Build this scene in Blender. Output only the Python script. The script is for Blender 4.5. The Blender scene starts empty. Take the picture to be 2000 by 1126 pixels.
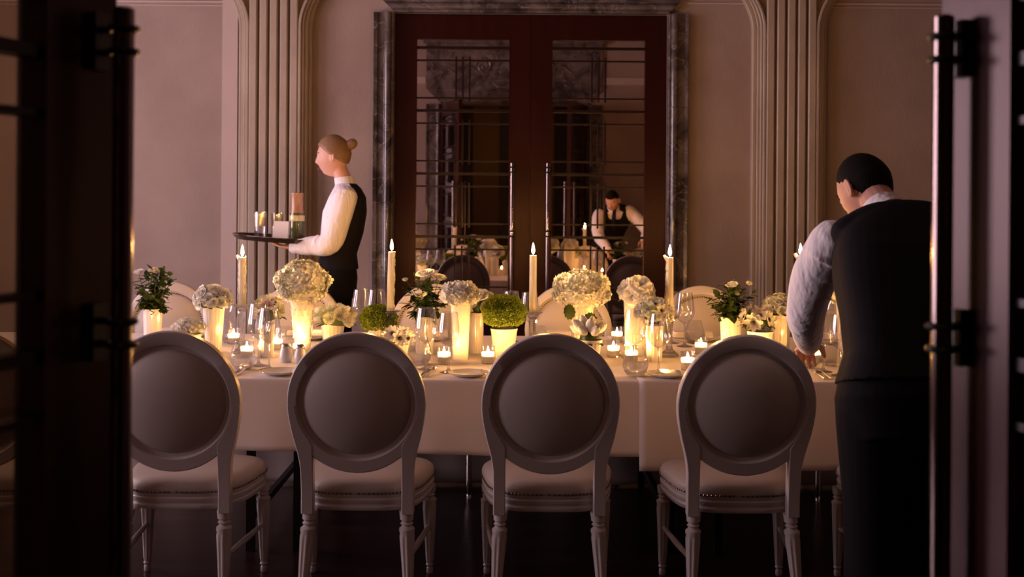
import bpy, math, random
from mathutils import Vector, Matrix
sc = bpy.context.scene
COL = sc.collection
PI = math.pi
rnd = random.Random(7)

# ------------------------------------------------------------------ camera, world, light
F, HY, CX0, ROLL, CAMZ = 2060.0, 400.0, 1000.0, math.radians(0.42), 1.44
cd = bpy.data.cameras.new('camera')
cam = bpy.data.objects.new('camera', cd); COL.objects.link(cam); sc.camera = cam
cd.sensor_width = 36.0; cd.lens = F / 2000.0 * 36.0
cd.shift_y = -(563.0 - HY) / 2000.0
cd.clip_start = 0.05
_c, _s = math.cos(ROLL), math.sin(ROLL)
cam.matrix_world = Matrix(((_c, -_s, 0, 0), (0, 0, -1, 0), (_s, _c, 0, CAMZ), (0, 0, 0, 1)))
cd.dof.use_dof = True; cd.dof.focus_distance = 4.5; cd.dof.aperture_fstop = 3.2
w = bpy.data.worlds.new('world'); sc.world = w; w.use_nodes = True
w.node_tree.nodes['Background'].inputs[0].default_value = (0.30, 0.24, 0.33, 1)
w.node_tree.nodes['Background'].inputs[1].default_value = 0.25
sc.view_settings.view_transform = 'Standard'; sc.view_settings.look = 'None'
sc.view_settings.gamma = 1.0; sc.view_settings.use_curve_mapping = False
sc.view_settings.exposure = 0.0
sc.cycles.caustics_reflective = False; sc.cycles.caustics_refractive = False
sc.cycles.use_denoising = True; sc.cycles.sample_clamp_indirect = 4.0
sc.cycles.max_bounces = 12; sc.cycles.transparent_max_bounces = 24; sc.cycles.transmission_bounces = 10
WIN_COL = (1.0, 0.74, 0.85)
def area(name, loc, rot, sx, sy, power, col):
    l = bpy.data.lights.new(name, 'AREA'); l.shape = 'RECTANGLE'; l.size = sx; l.size_y = sy
    l.energy = power; l.color = col
    o = bpy.data.objects.new(name, l); o.location = loc; o.rotation_euler = rot; COL.objects.link(o); return o
area('window_daylight', (-5.35, 2.95, 1.9), (0, -PI/2, 0), 2.6, 1.7, 130, WIN_COL)
area('window_daylight', (-5.35, 5.45, 1.9), (0, -PI/2, 0), 2.6, 1.7, 270, WIN_COL)
area('hall_ceiling_light', (0.0, -1.5, 3.25), (0, 0, 0), 1.2, 0.8, 2.5, (1.0, 0.62, 0.36))
FLAME_S = 1650.0

def P(px, py, d):
    """pixel + distance along +Y -> world point"""
    u = (px - 1000.0) / F; v = (563.0 - py) / F - (563.0 - HY) / F
    return Vector((( u*_c - v*_s) * d, d, CAMZ + (u*_s + v*_c) * d))

# ------------------------------------------------------------------ materials
def nodes(m): return m.node_tree.nodes, m.node_tree.links
def pmat(name, col, rough=0.5, metal=0.0, spec=0.5, coat=0.0, noise=None, bump=None, sss=0.0, trans=0.0, sheen=0.0):
    m = bpy.data.materials.new(name); m.use_nodes = True; n, l = nodes(m)
    b = n['Principled BSDF']
    b.inputs['Base Color'].default_value = (*col, 1); b.inputs['Roughness'].default_value = rough
    b.inputs['Metallic'].default_value = metal; b.inputs['Specular IOR Level'].default_value = spec
    b.inputs['Coat Weight'].default_value = coat; b.inputs['Coat Roughness'].default_value = 0.08
    b.inputs['Sheen Weight'].default_value = sheen
    if sss:
        b.inputs['Subsurface Weight'].default_value = sss
        b.inputs['Subsurface Radius'].default_value = (1.0, 0.6, 0.3); b.inputs['Subsurface Scale'].default_value = 0.02
    tc = n.new('ShaderNodeTexCoord')
    if noise:
        sc_, col2, det = noise[0], noise[1], noise[2] if len(noise) > 2 else 4
        nt = n.new('ShaderNodeTexNoise'); nt.inputs['Scale'].default_value = sc_; nt.inputs['Detail'].default_value = det
        mp = n.new('ShaderNodeMapping'); l.new(tc.outputs['Object'], mp.inputs[0]); l.new(mp.outputs[0], nt.inputs['Vector'])
        if len(noise) > 3: mp.inputs['Scale'].default_value = noise[3]
        cr = n.new('ShaderNodeValToRGB'); cr.color_ramp.elements[0].color = (*col, 1); cr.color_ramp.elements[1].color = (*col2, 1)
        cr.color_ramp.elements[0].position = 0.38; cr.color_ramp.elements[1].position = 0.65
        l.new(nt.outputs[0], cr.inputs[0]); l.new(cr.outputs[0], b.inputs['Base Color'])
    if bump:
        nt2 = n.new('ShaderNodeTexNoise'); nt2.inputs['Scale'].default_value = bump[0]; nt2.inputs['Detail'].default_value = 3
        mp2 = n.new('ShaderNodeMapping'); l.new(tc.outputs['Object'], mp2.inputs[0]); l.new(mp2.outputs[0], nt2.inputs['Vector'])
        if len(bump) > 2: mp2.inputs['Scale'].default_value = bump[2]
        bp = n.new('ShaderNodeBump'); bp.inputs['Strength'].default_value = 1.0; bp.inputs['Distance'].default_value = bump[1]
        l.new(nt2.outputs[0], bp.inputs['Height']); l.new(bp.outputs[0], b.inputs['Normal'])
    if trans:
        tr = n.new('ShaderNodeBsdfTranslucent'); tr.inputs[0].default_value = (*col, 1)
        mx = n.new('ShaderNodeMixShader'); mx.inputs[0].default_value = trans
        out = n['Material Output']; l.new(b.outputs[0], mx.inputs[1]); l.new(tr.outputs[0], mx.inputs[2]); l.new(mx.outputs[0], out.inputs[0])
    return m
def thin_glass(name, tint=(0.97, 0.97, 0.97), ior=1.5, boost=1.0, bump=None):
    m = bpy.data.materials.new(name); m.use_nodes = True; n, l = nodes(m); n.remove(n['Principled BSDF'])
    t = n.new('ShaderNodeBsdfTransparent'); t.inputs[0].default_value = (*tint, 1)
    g = n.new('ShaderNodeBsdfGlossy'); g.inputs['Roughness'].default_value = 0.02; g.inputs[0].default_value = (boost, boost, boost, 1)
    f = n.new('ShaderNodeFresnel'); geo = n.new('ShaderNodeNewGeometry'); mr = n.new('ShaderNodeMapRange')
    mr.inputs[3].default_value = ior; mr.inputs[4].default_value = 1.0/ior      # same reflectance from either side of the thin wall
    l.new(geo.outputs['Backfacing'], mr.inputs[0]); l.new(mr.outputs[0], f.inputs[0])
    mx = n.new('ShaderNodeMixShader'); out = n['Material Output']
    if bump:
        tc = n.new('ShaderNodeTexCoord'); wv = n.new('ShaderNodeTexWave'); wv.bands_direction = 'Z'
        wv.inputs['Scale'].default_value = bump; wv.inputs['Distortion'].default_value = 3.0
        l.new(tc.outputs['Object'], wv.inputs[0]); bp = n.new('ShaderNodeBump'); bp.inputs['Distance'].default_value = 0.002
        l.new(wv.outputs[1], bp.inputs['Height']); l.new(bp.outputs[0], g.inputs['Normal']); l.new(bp.outputs[0], f.inputs['Normal'])
    l.new(f.outputs[0], mx.inputs[0]); l.new(t.outputs[0], mx.inputs[1]); l.new(g.outputs[0], mx.inputs[2]); l.new(mx.outputs[0], out.inputs[0])
    return m
def solid_glass(name):
    m = bpy.data.materials.new(name); m.use_nodes = True; n, l = nodes(m); n.remove(n['Principled BSDF'])
    g = n.new('ShaderNodeBsdfGlass'); g.inputs['IOR'].default_value = 1.5; g.inputs['Roughness'].default_value = 0.0
    tr = n.new('ShaderNodeBsdfTransparent'); mx = n.new('ShaderNodeMixShader'); mx.inputs[0].default_value = 0.45
    l.new(g.outputs[0], mx.inputs[1]); l.new(tr.outputs[0], mx.inputs[2]); l.new(mx.outputs[0], n['Material Output'].inputs[0]); return m
def emit(name, col, s):
    m = bpy.data.materials.new(name); m.use_nodes = True; n, l = nodes(m); n.remove(n['Principled BSDF'])
    e = n.new('ShaderNodeEmission'); e.inputs[0].default_value = (*col, 1); e.inputs[1].default_value = s
    l.new(e.outputs[0], n['Material Output'].inputs[0]); return m

M = {}
M['wallpaper'] = pmat('wallpaper', (0.33, 0.25, 0.21), 0.85, spec=0.2, noise=(2.2, (0.38, 0.295, 0.25), 6, (1, 1, 1)), bump=(160, 0.0012, (1, 1, 0.12)))
M['trim'] = pmat('painted_trim', (0.52, 0.42, 0.37), 0.5, spec=0.4)
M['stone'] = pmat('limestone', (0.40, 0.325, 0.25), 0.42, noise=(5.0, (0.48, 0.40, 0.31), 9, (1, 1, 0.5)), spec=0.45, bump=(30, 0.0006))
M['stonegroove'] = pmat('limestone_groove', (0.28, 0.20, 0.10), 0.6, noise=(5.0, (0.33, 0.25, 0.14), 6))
M['ceil'] = pmat('ceiling_paint', (0.34, 0.26, 0.22), 0.9)
M['floor'] = pmat('dark_wood_floor', (0.030, 0.014, 0.010), 0.28, noise=(3.0, (0.055, 0.026, 0.018), 8, (0.25, 3, 1)), bump=(4, 0.0006, (0.4, 6, 1)))
M['wood'] = pmat('dark_mahogany', (0.022, 0.004, 0.003), 0.30, coat=0.0, spec=0.32, noise=(4.0, (0.030, 0.005, 0.0035), 8, (6, 6, 0.35)))
M['wood'].node_tree.nodes['Principled BSDF'].inputs['Specular Tint'].default_value = (1.0, 0.72, 0.68, 1)
M['bronze'] = pmat('dark_bronze', (0.24, 0.19, 0.18), 0.13, metal=1.0)
M['bar'] = pmat('glazing_bar_bronze', (0.015, 0.005, 0.004), 0.35, spec=0.3)
M['black'] = pmat('black_metal', (0.012, 0.010, 0.010), 0.35)
M['chairpaint'] = pmat('chair_white_lacquer', (0.56, 0.51, 0.48), 0.32, spec=0.45, bump=(60, 0.0002))
M['leather'] = pmat('cream_leather', (0.52, 0.46, 0.41), 0.45, bump=(220, 0.0004), spec=0.4)
M['nail'] = pmat('antique_nail', (0.22, 0.15, 0.10), 0.3, metal=1.0)
M['linen'] = pmat('white_linen', (0.74, 0.66, 0.61), 0.9, spec=0.15, bump=(350, 0.0003), sheen=0.1)
M['skirt'] = pmat('linen_underskirt', (0.62, 0.50, 0.46), 0.9, spec=0.15)
M['wax'] = pmat('candle_wax', (0.96, 0.86, 0.62), 0.40, spec=0.4, trans=0.45)
M['taper'] = pmat('taper_wax', (0.98, 0.92, 0.74), 0.42, spec=0.4, trans=0.35)
M['vwax'] = pmat('votive_wax', (1.0, 0.96, 0.80), 0.5, spec=0.3, trans=0.75)
M['milk'] = pmat('milk_glass', (0.88, 0.84, 0.76), 0.14, coat=0.6, spec=0.6)
M['petal'] = pmat('white_petal', (0.87, 0.85, 0.74), 0.7, spec=0.15, trans=0.12, noise=(18, (0.92, 0.89, 0.82), 3))
M['petalgreen'] = pmat('greenish_petal', (0.70, 0.76, 0.48), 0.7, spec=0.15, trans=0.12, noise=(25, (0.88, 0.87, 0.72), 3))
M['petalblush'] = pmat('blush_petal', (0.86, 0.66, 0.52), 0.7, spec=0.15, trans=0.2)
M['petalgrey'] = pmat('pale_grey_petal', (0.62, 0.63, 0.62), 0.7, spec=0.15, trans=0.2, noise=(25, (0.85, 0.83, 0.76), 3))
M['greenball'] = pmat('lime_green_bloom', (0.25, 0.35, 0.03), 0.7, spec=0.15, trans=0.2, noise=(30, (0.44, 0.54, 0.08), 3))
M['leaf'] = pmat('dark_green_leaf', (0.036, 0.060, 0.012), 0.4, spec=0.4, trans=0.12, noise=(12, (0.06, 0.095, 0.02), 3))
M['stem'] = pmat('green_stem', (0.07, 0.11, 0.03), 0.6)
M['blackcentre'] = pmat('anemone_centre', (0.010, 0.008, 0.016), 0.7)
M['soil'] = pmat('potting_soil', (0.03, 0.02, 0.012), 0.95, bump=(60, 0.01))
M['silver'] = pmat('polished_silver', (0.80, 0.76, 0.72), 0.14, metal=1.0)
M['porcelain'] = pmat('white_porcelain', (0.80, 0.77, 0.73), 0.18, coat=0.4)
M['cap'] = pmat('shaker_cap', (0.55, 0.52, 0.50), 0.25, metal=1.0)
M['wick'] = pmat('burnt_wick', (0.01, 0.008, 0.006), 0.9)
M['glass'] = thin_glass('wine_glass', ior=2.0)
M['rim'] = thin_glass('glass_rim', ior=3.2)
M['swirl'] = thin_glass('swirled_glass', bump=55.0)
M['solid'] = solid_glass('crystal')
M['pane'] = thin_glass('door_pane', (0.52, 0.45, 0.34), 1.5)
M['flame'] = emit('candle_flame', (1.0, 0.47, 0.125), FLAME_S)
M['skin'] = pmat('skin', (0.62, 0.34, 0.25), 0.5, sss=0.2, spec=0.35)
M['skin2'] = pmat('skin_fair', (0.68, 0.40, 0.31), 0.5, sss=0.2, spec=0.35)
M['hair'] = pmat('black_hair', (0.006, 0.0045, 0.004), 0.8, spec=0.15, bump=(260, 0.002, (1, 1, 0.3)))
M['hair2'] = pmat('light_brown_hair', (0.26, 0.15, 0.075), 0.5, bump=(200, 0.002, (0.3, 1, 1)))
M['shirt'] = pmat('white_cotton_shirt', (0.90, 0.87, 0.90), 0.85, spec=0.15, bump=(14, 0.022, (1, 1, 0.35)))
M['vest'] = pmat('black_wool_vest', (0.010, 0.008, 0.010), 0.85, spec=0.2)
M['trouser'] = pmat('black_trousers', (0.008, 0.007, 0.008), 0.85, spec=0.15)
M['shoe'] = pmat('black_shoe', (0.01, 0.01, 0.01), 0.25)
M['eye'] = pmat('eye_white', (0.7, 0.68, 0.65), 0.2)
M['iris'] = pmat('dark_iris', (0.03, 0.015, 0.01), 0.2)
M['traymat'] = pmat('dark_tray', (0.10, 0.07, 0.06), 0.25, metal=0.6)
M['card'] = pmat('white_card', (0.85, 0.82, 0.88), 0.7)
M['amber'] = pmat('amber_liquid', (0.42, 0.22, 0.11), 0.3, coat=0.3)
M['olive'] = pmat('olive_bottle_glass', (0.10, 0.11, 0.035), 0.12, coat=0.6)
M['lemon'] = pmat('pale_lemon_liquid', (0.70, 0.60, 0.28), 0.25, coat=0.5)
M['hallwall'] = pmat('hall_wall_warm', (0.40, 0.22, 0.10), 0.8)
M['halldark'] = pmat('hall_dark_panel', (0.03, 0.015, 0.012), 0.4)
# dark veined marble
def marble():
    m = pmat('dark_marble', (0.075, 0.060, 0.055), 0.13, coat=0.3); n, l = nodes(m); b = n['Principled BSDF']
    tc = n.new('ShaderNodeTexCoord'); a = n.new('ShaderNodeTexNoise'); a.inputs['Scale'].default_value = 3.2; a.inputs['Detail'].default_value = 9
    a.inputs['Distortion'].default_value = 1.6
    cr = n.new('ShaderNodeValToRGB'); e = cr.color_ramp.elements
    e[0].position = 0.36; e[0].color = (0.040, 0.030, 0.028, 1); e[1].position = 0.62; e[1].color = (0.17, 0.14, 0.13, 1)
    v = n.new('ShaderNodeTexNoise'); v.inputs['Scale'].default_value = 2.0; v.inputs['Detail'].default_value = 5; v.inputs['Distortion'].default_value = 2.5
    cr2 = n.new('ShaderNodeValToRGB'); e2 = cr2.color_ramp.elements
    e2[0].position = 0.488; e2[0].color = (0, 0, 0, 1); e2[1].position = 0.5; e2[1].color = (1, 1, 1, 1); x = e2.new(0.512); x.color = (0, 0, 0, 1)
    mx = n.new('ShaderNodeMix'); mx.data_type = 'RGBA'
    l.new(tc.outputs['Object'], a.inputs[0]); l.new(tc.outputs['Object'], v.inputs[0])
    l.new(a.outputs[0], cr.inputs[0]); l.new(v.outputs[0], cr2.inputs[0])
    l.new(cr2.outputs[0], mx.inputs[0]); l.new(cr.outputs[0], mx.inputs[6]); mx.inputs[7].default_value = (0.24, 0.21, 0.19, 1)
    l.new(mx.outputs[2], b.inputs['Base Color']); return m
M['marble'] = marble()
# dark coated mirror-like glass of the closed doors
def dark_mirror():
    m = bpy.data.materials.new('dark_reflective_glass'); m.use_nodes = True; n, l = nodes(m); n.remove(n['Principled BSDF'])
    t = n.new('ShaderNodeBsdfDiffuse'); t.inputs[0].default_value = (0.006, 0.003, 0.003, 1)
    g = n.new('ShaderNodeBsdfGlossy'); g.inputs['Roughness'].default_value = 0.0; g.inputs[0].default_value = (0.98, 0.84, 0.80, 1)
    mx = n.new('ShaderNodeMixShader'); mx.inputs[0].default_value = 0.72
    l.new(t.outputs[0], mx.inputs[1]); l.new(g.outputs[0], mx.inputs[2]); l.new(mx.outputs[0], n['Material Output'].inputs[0]); return m
M['mirror'] = dark_mirror()

# ------------------------------------------------------------------ mesh helpers
class MB:
    def __init__(s): s.v = []; s.f = []
    def add(s, vs, fs, mat=None):
        o = len(s.v)
        for p in vs:
            p = Vector(p)
            s.v.append(tuple(mat @ p) if mat is not None else tuple(p))
        s.f += [tuple(i + o for i in f) for f in fs]; return s
    def box(s, x0, x1, y0, y1, z0, z1, mat=None):
        return s.add([(x0,y0,z0),(x1,y0,z0),(x1,y1,z0),(x0,y1,z0),(x0,y0,z1),(x1,y0,z1),(x1,y1,z1),(x0,y1,z1)],
                     [(0,3,2,1),(4,5,6,7),(0,1,5,4),(1,2,6,5),(2,3,7,6),(3,0,4,7)], mat)
    def rings(s, rings, closed=True, cap0=True, cap1=True, mat=None):
        n = len(rings[0]); vs = [p for r in rings for p in r]; fs = []
        for k in range(len(rings) - 1):
            for i in range(n if closed else n - 1):
                j = (i + 1) % n
                fs.append((k*n+i, k*n+j, (k+1)*n+j, (k+1)*n+i))
        if cap0: fs.append(tuple(reversed(range(n))))
        if cap1: fs.append(tuple((len(rings)-1)*n + i for i in range(n)))
        return s.add(vs, fs, mat)
    def lathe(s, prof, seg=32, rib=None, cap0=True, cap1=True, mat=None, cx=0, cy=0):
        rr = []
        for (r, z) in prof:
            ring = []
            for i in range(seg):
                a = 2*PI*i/seg; q = r * (1 + (rib[1]*math.cos(rib[0]*a) if rib else 0))
                ring.append((cx + q*math.cos(a), cy + q*math.sin(a), z))
            rr.append(ring)
        return s.rings(rr, True, cap0, cap1, mat)
    def tube(s, pts, rad, seg=10, mat=None, cap=True):
        pts = [Vector(p) for p in pts]; n = len(pts)
        if not isinstance(rad, (list, tuple)): rad = [rad]*n
        up = None; rr = []
        for i in range(n):
            t = (pts[min(i+1, n-1)] - pts[max(i-1, 0)]).normalized()
            if up is None: up = Vector((0,0,1)) if abs(t.z) < 0.9 else Vector((1,0,0))
            a = t.cross(up)
            if a.length < 1e-6: a = t.cross(Vector((0.3,1,0.2)))
            a.normalize(); b = t.cross(a).normalized(); up = -b if False else up
            rr.append([pts[i] + rad[i]*(math.cos(2*PI*k/seg)*a + math.sin(2*PI*k/seg)*b) for k in range(seg)])
        return s.rings(rr, True, cap, cap, mat)
    def sphere(s, c, r, seg=12, rg=8, mat=None):
        c = Vector(c); r = Vector((r, r, r)) if not isinstance(r, (tuple, Vector)) else Vector(r)
        rr = []
        for k in range(1, rg):
            p = PI*k/rg
            rr.append([(c.x + r.x*math.sin(p)*math.cos(2*PI*i/seg), c.y + r.y*math.sin(p)*math.sin(2*PI*i/seg), c.z - r.z*math.cos(p)) for i in range(seg)])
        return s.rings(rr, True, True, True, mat)
    def mesh(s, name, m, smooth=True):
        me = bpy.data.meshes.new(name); me.from_pydata(s.v, [], s.f)
        me.materials.append(M[m] if isinstance(m, str) else m)
        if smooth:
            me.polygons.foreach_set('use_smooth', [True]*len(me.polygons))
            try: me.set_sharp_from_angle(angle=math.radians(38))
            except Exception: pass
        me.update(); return me
    def build(s, name, m, parent=None, smooth=True):
        return link(name, s.mesh(name, m, smooth), parent)
def link(name, me, parent=None, loc=None, rot=None, scale=None):
    o = bpy.data.objects.new(name, me); COL.objects.link(o)
    if parent is not None: o.parent = parent
    if loc is not None: o.location = loc
    if rot is not None: o.rotation_euler = rot
    if scale is not None: o.scale = scale if isinstance(scale, (tuple, list, Vector)) else (scale,)*3
    return o
def tag(o, label=None, cat=None, group=None, kind=None):
    if label: o['label'] = label
    if cat: o['category'] = cat
    if group: o['group'] = group
    if kind: o['kind'] = kind
    return o
def empty(name, loc=(0,0,0), rz=0, label=None, cat=None, group=None, kind=None):
    o = bpy.data.objects.new(name, None); COL.objects.link(o); o.location = loc; o.rotation_euler = (0,0,rz)
    o.empty_display_size = 0.05
    return tag(o, label, cat, group, kind)
KIDS = {}
def copy_tree(o, parent=None):
    c = o.copy(); COL.objects.link(c)
    if parent is not None: c.parent = parent
    for ch in list(o.children): copy_tree(ch, c)
    return c
def clone(proto, loc, rz=0, label=None, group=None, scale=1.0):
    c = copy_tree(proto); c.location = loc; c.rotation_euler = (0, 0, rz); c.scale = (scale,)*3
    if label: c['label'] = label
    if group: c['group'] = group
    return c
class Stock:
    """the first use moves the prototype itself, later uses copy it"""
    def __init__(s, make): s.make = make; s.o = None
    def put(s, loc, rz=0, label=None, group=None, scale=1.0):
        if s.o is None:
            s.o = s.make(); s.o.location = loc; s.o.rotation_euler = (0,0,rz); s.o.scale = (scale,)*3
            if label: s.o['label'] = label
            if group: s.o['group'] = group
            return s.o
        return clone(s.o, loc, rz, label, group, scale)
def solidify(o, t):
    md = o.modifiers.new('thickness', 'SOLIDIFY'); md.thickness = t; md.offset = 0; return o

# ------------------------------------------------------------------ room shell
YW, YF, XL, XR, ZC = 7.62, 0.78, -5.0, 5.0, 4.2
def structure(name, mb, m, parent=None, smooth=False):
    o = mb.build(name, m, parent, smooth)
    if parent is None: o['kind'] = 'structure'
    return o
structure('floor', MB().box(XL-0.2, XR+0.2, -3.3, YW+0.3, -0.1, 0.0), 'floor')
structure('ceiling', MB().box(XL-0.2, XR+0.2, YF-0.1, YW+0.3, ZC, ZC+0.1), 'ceil')
DW, DH = 0.985, 2.82            # half width and height of both door openings
DXC = (1035-1000)/270.0         # centre of the far doors
b = MB()
b.box(XL, DXC-DW, YW, YW+0.25, 0, ZC); b.box(DXC+DW, XR, YW, YW+0.25, 0, ZC); b.box(DXC-DW, DXC+DW, YW, YW+0.25, DH, ZC)
b.box(DXC-DW, DXC+DW, YW+0.12, YW+0.25, 0, DH)
structure('wall_back', b, 'wallpaper')
b = MB()
FXC = 0.02
b.box(XL, FXC-1.0, YF-0.2, YF, 0, ZC); b.box(FXC+1.0, XR, YF-0.2, YF, 0, ZC); b.box(FXC-1.0, FXC+1.0, YF-0.2, YF, DH, ZC)
structure('wall_front', b, 'wallpaper')
structure('wall_right', MB().box(XR, XR+0.2, YF-0.2, YW+0.25, 0, ZC), 'wallpaper')
b = MB(); x0, x1 = XL-0.2, XL
b.box(x0, x1, YF-0.2, 2.2, 0, ZC); b.box(x0, x1, 3.9, 4.6, 0, ZC); b.box(x0, x1, 6.3, YW+0.25, 0, ZC)
for (a, c) in ((2.2, 3.9), (4.6, 6.3)):
    b.box(x0, x1, a, c, 0, 0.5); b.box(x0, x1, a, c, 3.3, ZC)
structure('wall_left', b, 'wallpaper')
for k, (a, c) in enumerate(((2.2, 3.9), (4.6, 6.3))):
    wn = empty('window_%d' % (k+1), (XL-0.1, (a+c)/2, 0.5), kind='structure')
    fr = MB(); h = (c-a)/2
    fr.box(-0.04, 0.04, -h, -h+0.07, 0, 2.8); fr.box(-0.04, 0.04, h-0.07, h, 0, 2.8); fr.box(-0.04, 0.04, -h, h, 0, 0.07); fr.box(-0.04, 0.04, -h, h, 2.73, 2.8)
    fr.build('window_frame', 'trim', wn, False)
    for zz in (0.93, 1.86):
        MB().box(-0.02, 0.02, -h+0.07, h-0.07, zz-0.015, zz+0.015).build('glazing_bar', 'trim', wn, False)
    MB().box(-0.02, 0.02, -0.015, 0.015, 0.07, 2.73).build('glazing_bar', 'trim', wn, False)
    MB().box(-0.003, 0.003, -h+0.07, h-0.07, 0.07, 2.73).build('window_pane', 'glass', wn, False)
# baseboards
structure('baseboard_back', MB().box(XL, DXC-DW-0.2, YW-0.02, YW, 0, 0.16).box(DXC+DW+0.2, XR, YW-0.02, YW, 0, 0.16), 'trim')
structure('baseboard_right', MB().box(XR-0.02, XR, YF, YW-0.02, 0, 0.16), 'trim')
structure('baseboard_left', MB().box(XL, XL+0.02, YF, YW-0.02, 0, 0.16), 'trim')
# hall behind the camera
b = MB(); b.box(-2.6, 2.6, -3.1, -3.0, 0, 3.3); b.box(-2.7, -2.6, -3.1, YF-0.2, 0, 3.3); b.box(2.6, 2.7, -3.1, YF-0.2, 0, 3.3)
structure('wall_hall', b, 'hallwall')
structure('ceiling_hall', MB().box(-2.7, 2.7, -3.1, YF-0.2, 3.3, 3.4), 'halldark')
b = MB()
for (a, c) in ((-2.6, -0.68), (-0.22, 0.55), (0.72, 2.6)): b.box(a, c, -3.0, -2.94, 0, 3.25)
structure('trim_1', b, 'halldark')
# ------------------------------------------------------------------ panel frames on the back wall
def xw(px, d=YW): return (px-1000)/F*d
def zw(py, d=YW): return CAMZ + (HY-py)/F*d
def wall_frame(idx, xa, xb, zt, zb=0.95):
    b = MB()
    for (o, t, pr) in ((0, 0.012, 0.014), (0.028, 0.007, 0.008)):
        b.box(xa, xb, YW-pr, YW, zt-o-t, zt-o)
    structure('trim_%d' % idx, b, 'trim')
wall_frame(2, xw(-260), xw(434), zw(7)); wall_frame(3, xw(1618), xw(2300), zw(2))
structure('trim_4', MB().box(xw(1340), xw(1470), YW-0.012, YW, zw(6), zw(3)), 'trim')
# smooth painted jamb strip left of the left pilaster
structure('trim_5', MB().box(xw(434), xw(464), YW-0.03, YW, 0, ZC), 'trim')
# front wall frieze
structure('trim_6', MB().box(XL, FXC-1.22, YF, YF+0.02, 3.10, 3.20).box(FXC+1.22, XR, YF, YF+0.02, 3.10, 3.20), 'trim')

def pilaster(pxl, pxr, label):
    """reeded stone pilaster whose sides sweep outwards at the top"""
    xa, xb = xw(pxl, YW-0.1), xw(pxr, YW-0.1); cx = (xa+xb)/2; hw = (xb-xa)/2
    o = empty('pilaster', (cx, YW, 0), 0, label, 'pilaster', 'reeded stone pilasters on the back wall')
    def flare(z):
        t = max(0.0, (z-2.70)/0.25); t = min(t, 1.4); return 0.085*t*t
    zs = [0.0, 1.0, 2.0, 2.70] + [2.70+0.04*k for k in range(1, 9)] + [ZC]
    b = MB()      # core slab
    b.rings([[(-hw+0.02-flare(z), -0.075, z), (hw-0.02+flare(z), -0.075, z), (hw-0.02+flare(z), 0, z), (-hw+0.02-flare(z), 0, z)] for z in zs])
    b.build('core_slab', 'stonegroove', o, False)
    # stepped edge mouldings
    for sgn in (-1, 1):
        for (off, w_, pr) in ((0.0, 0.030, 0.052), (0.026, 0.022, 0.080), (0.046, 0.018, 0.098), (0.064, 0.022, 0.112)):
            e = MB(); R = []
            for z in zs:
                xo = sgn*(hw - off + flare(z)); xi = sgn*(hw - off - w_ + flare(z))
                l_, r_ = min(xo, xi), max(xo, xi)
                R.append([(l_, 0, z), (l_, -pr+0.005, z), (l_+0.005, -pr, z), (r_-0.005, -pr, z), (r_, -pr+0.005, z), (r_, 0, z)])
            e.rings(R).build('edge_moulding', 'stone', o, False)
    # flat reeds with grooves between them
    n = 5; inner = hw - 0.088; g = 0.018; ww = (2*inner - (n-1)*g)/n
    for k in range(n):
        l_ = -inner + k*(ww+g); r_ = l_ + ww
        e = MB(); e.rings([[(l_, -0.07, z), (l_, -0.108, z), (l_+0.007, -0.115, z), (r_-0.007, -0.115, z), (r_, -0.108, z), (r_, -0.07, z)] for z in (0, ZC)])
        e.build('reed', 'stone', o, False)
    return o
pilaster(461, 604, 'reeded cream stone pilaster behind the waitress, left of the closed doors')
pilaster(1471, 1616, 'reeded stone pilaster between the closed doors and the leaning waiter')

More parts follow.
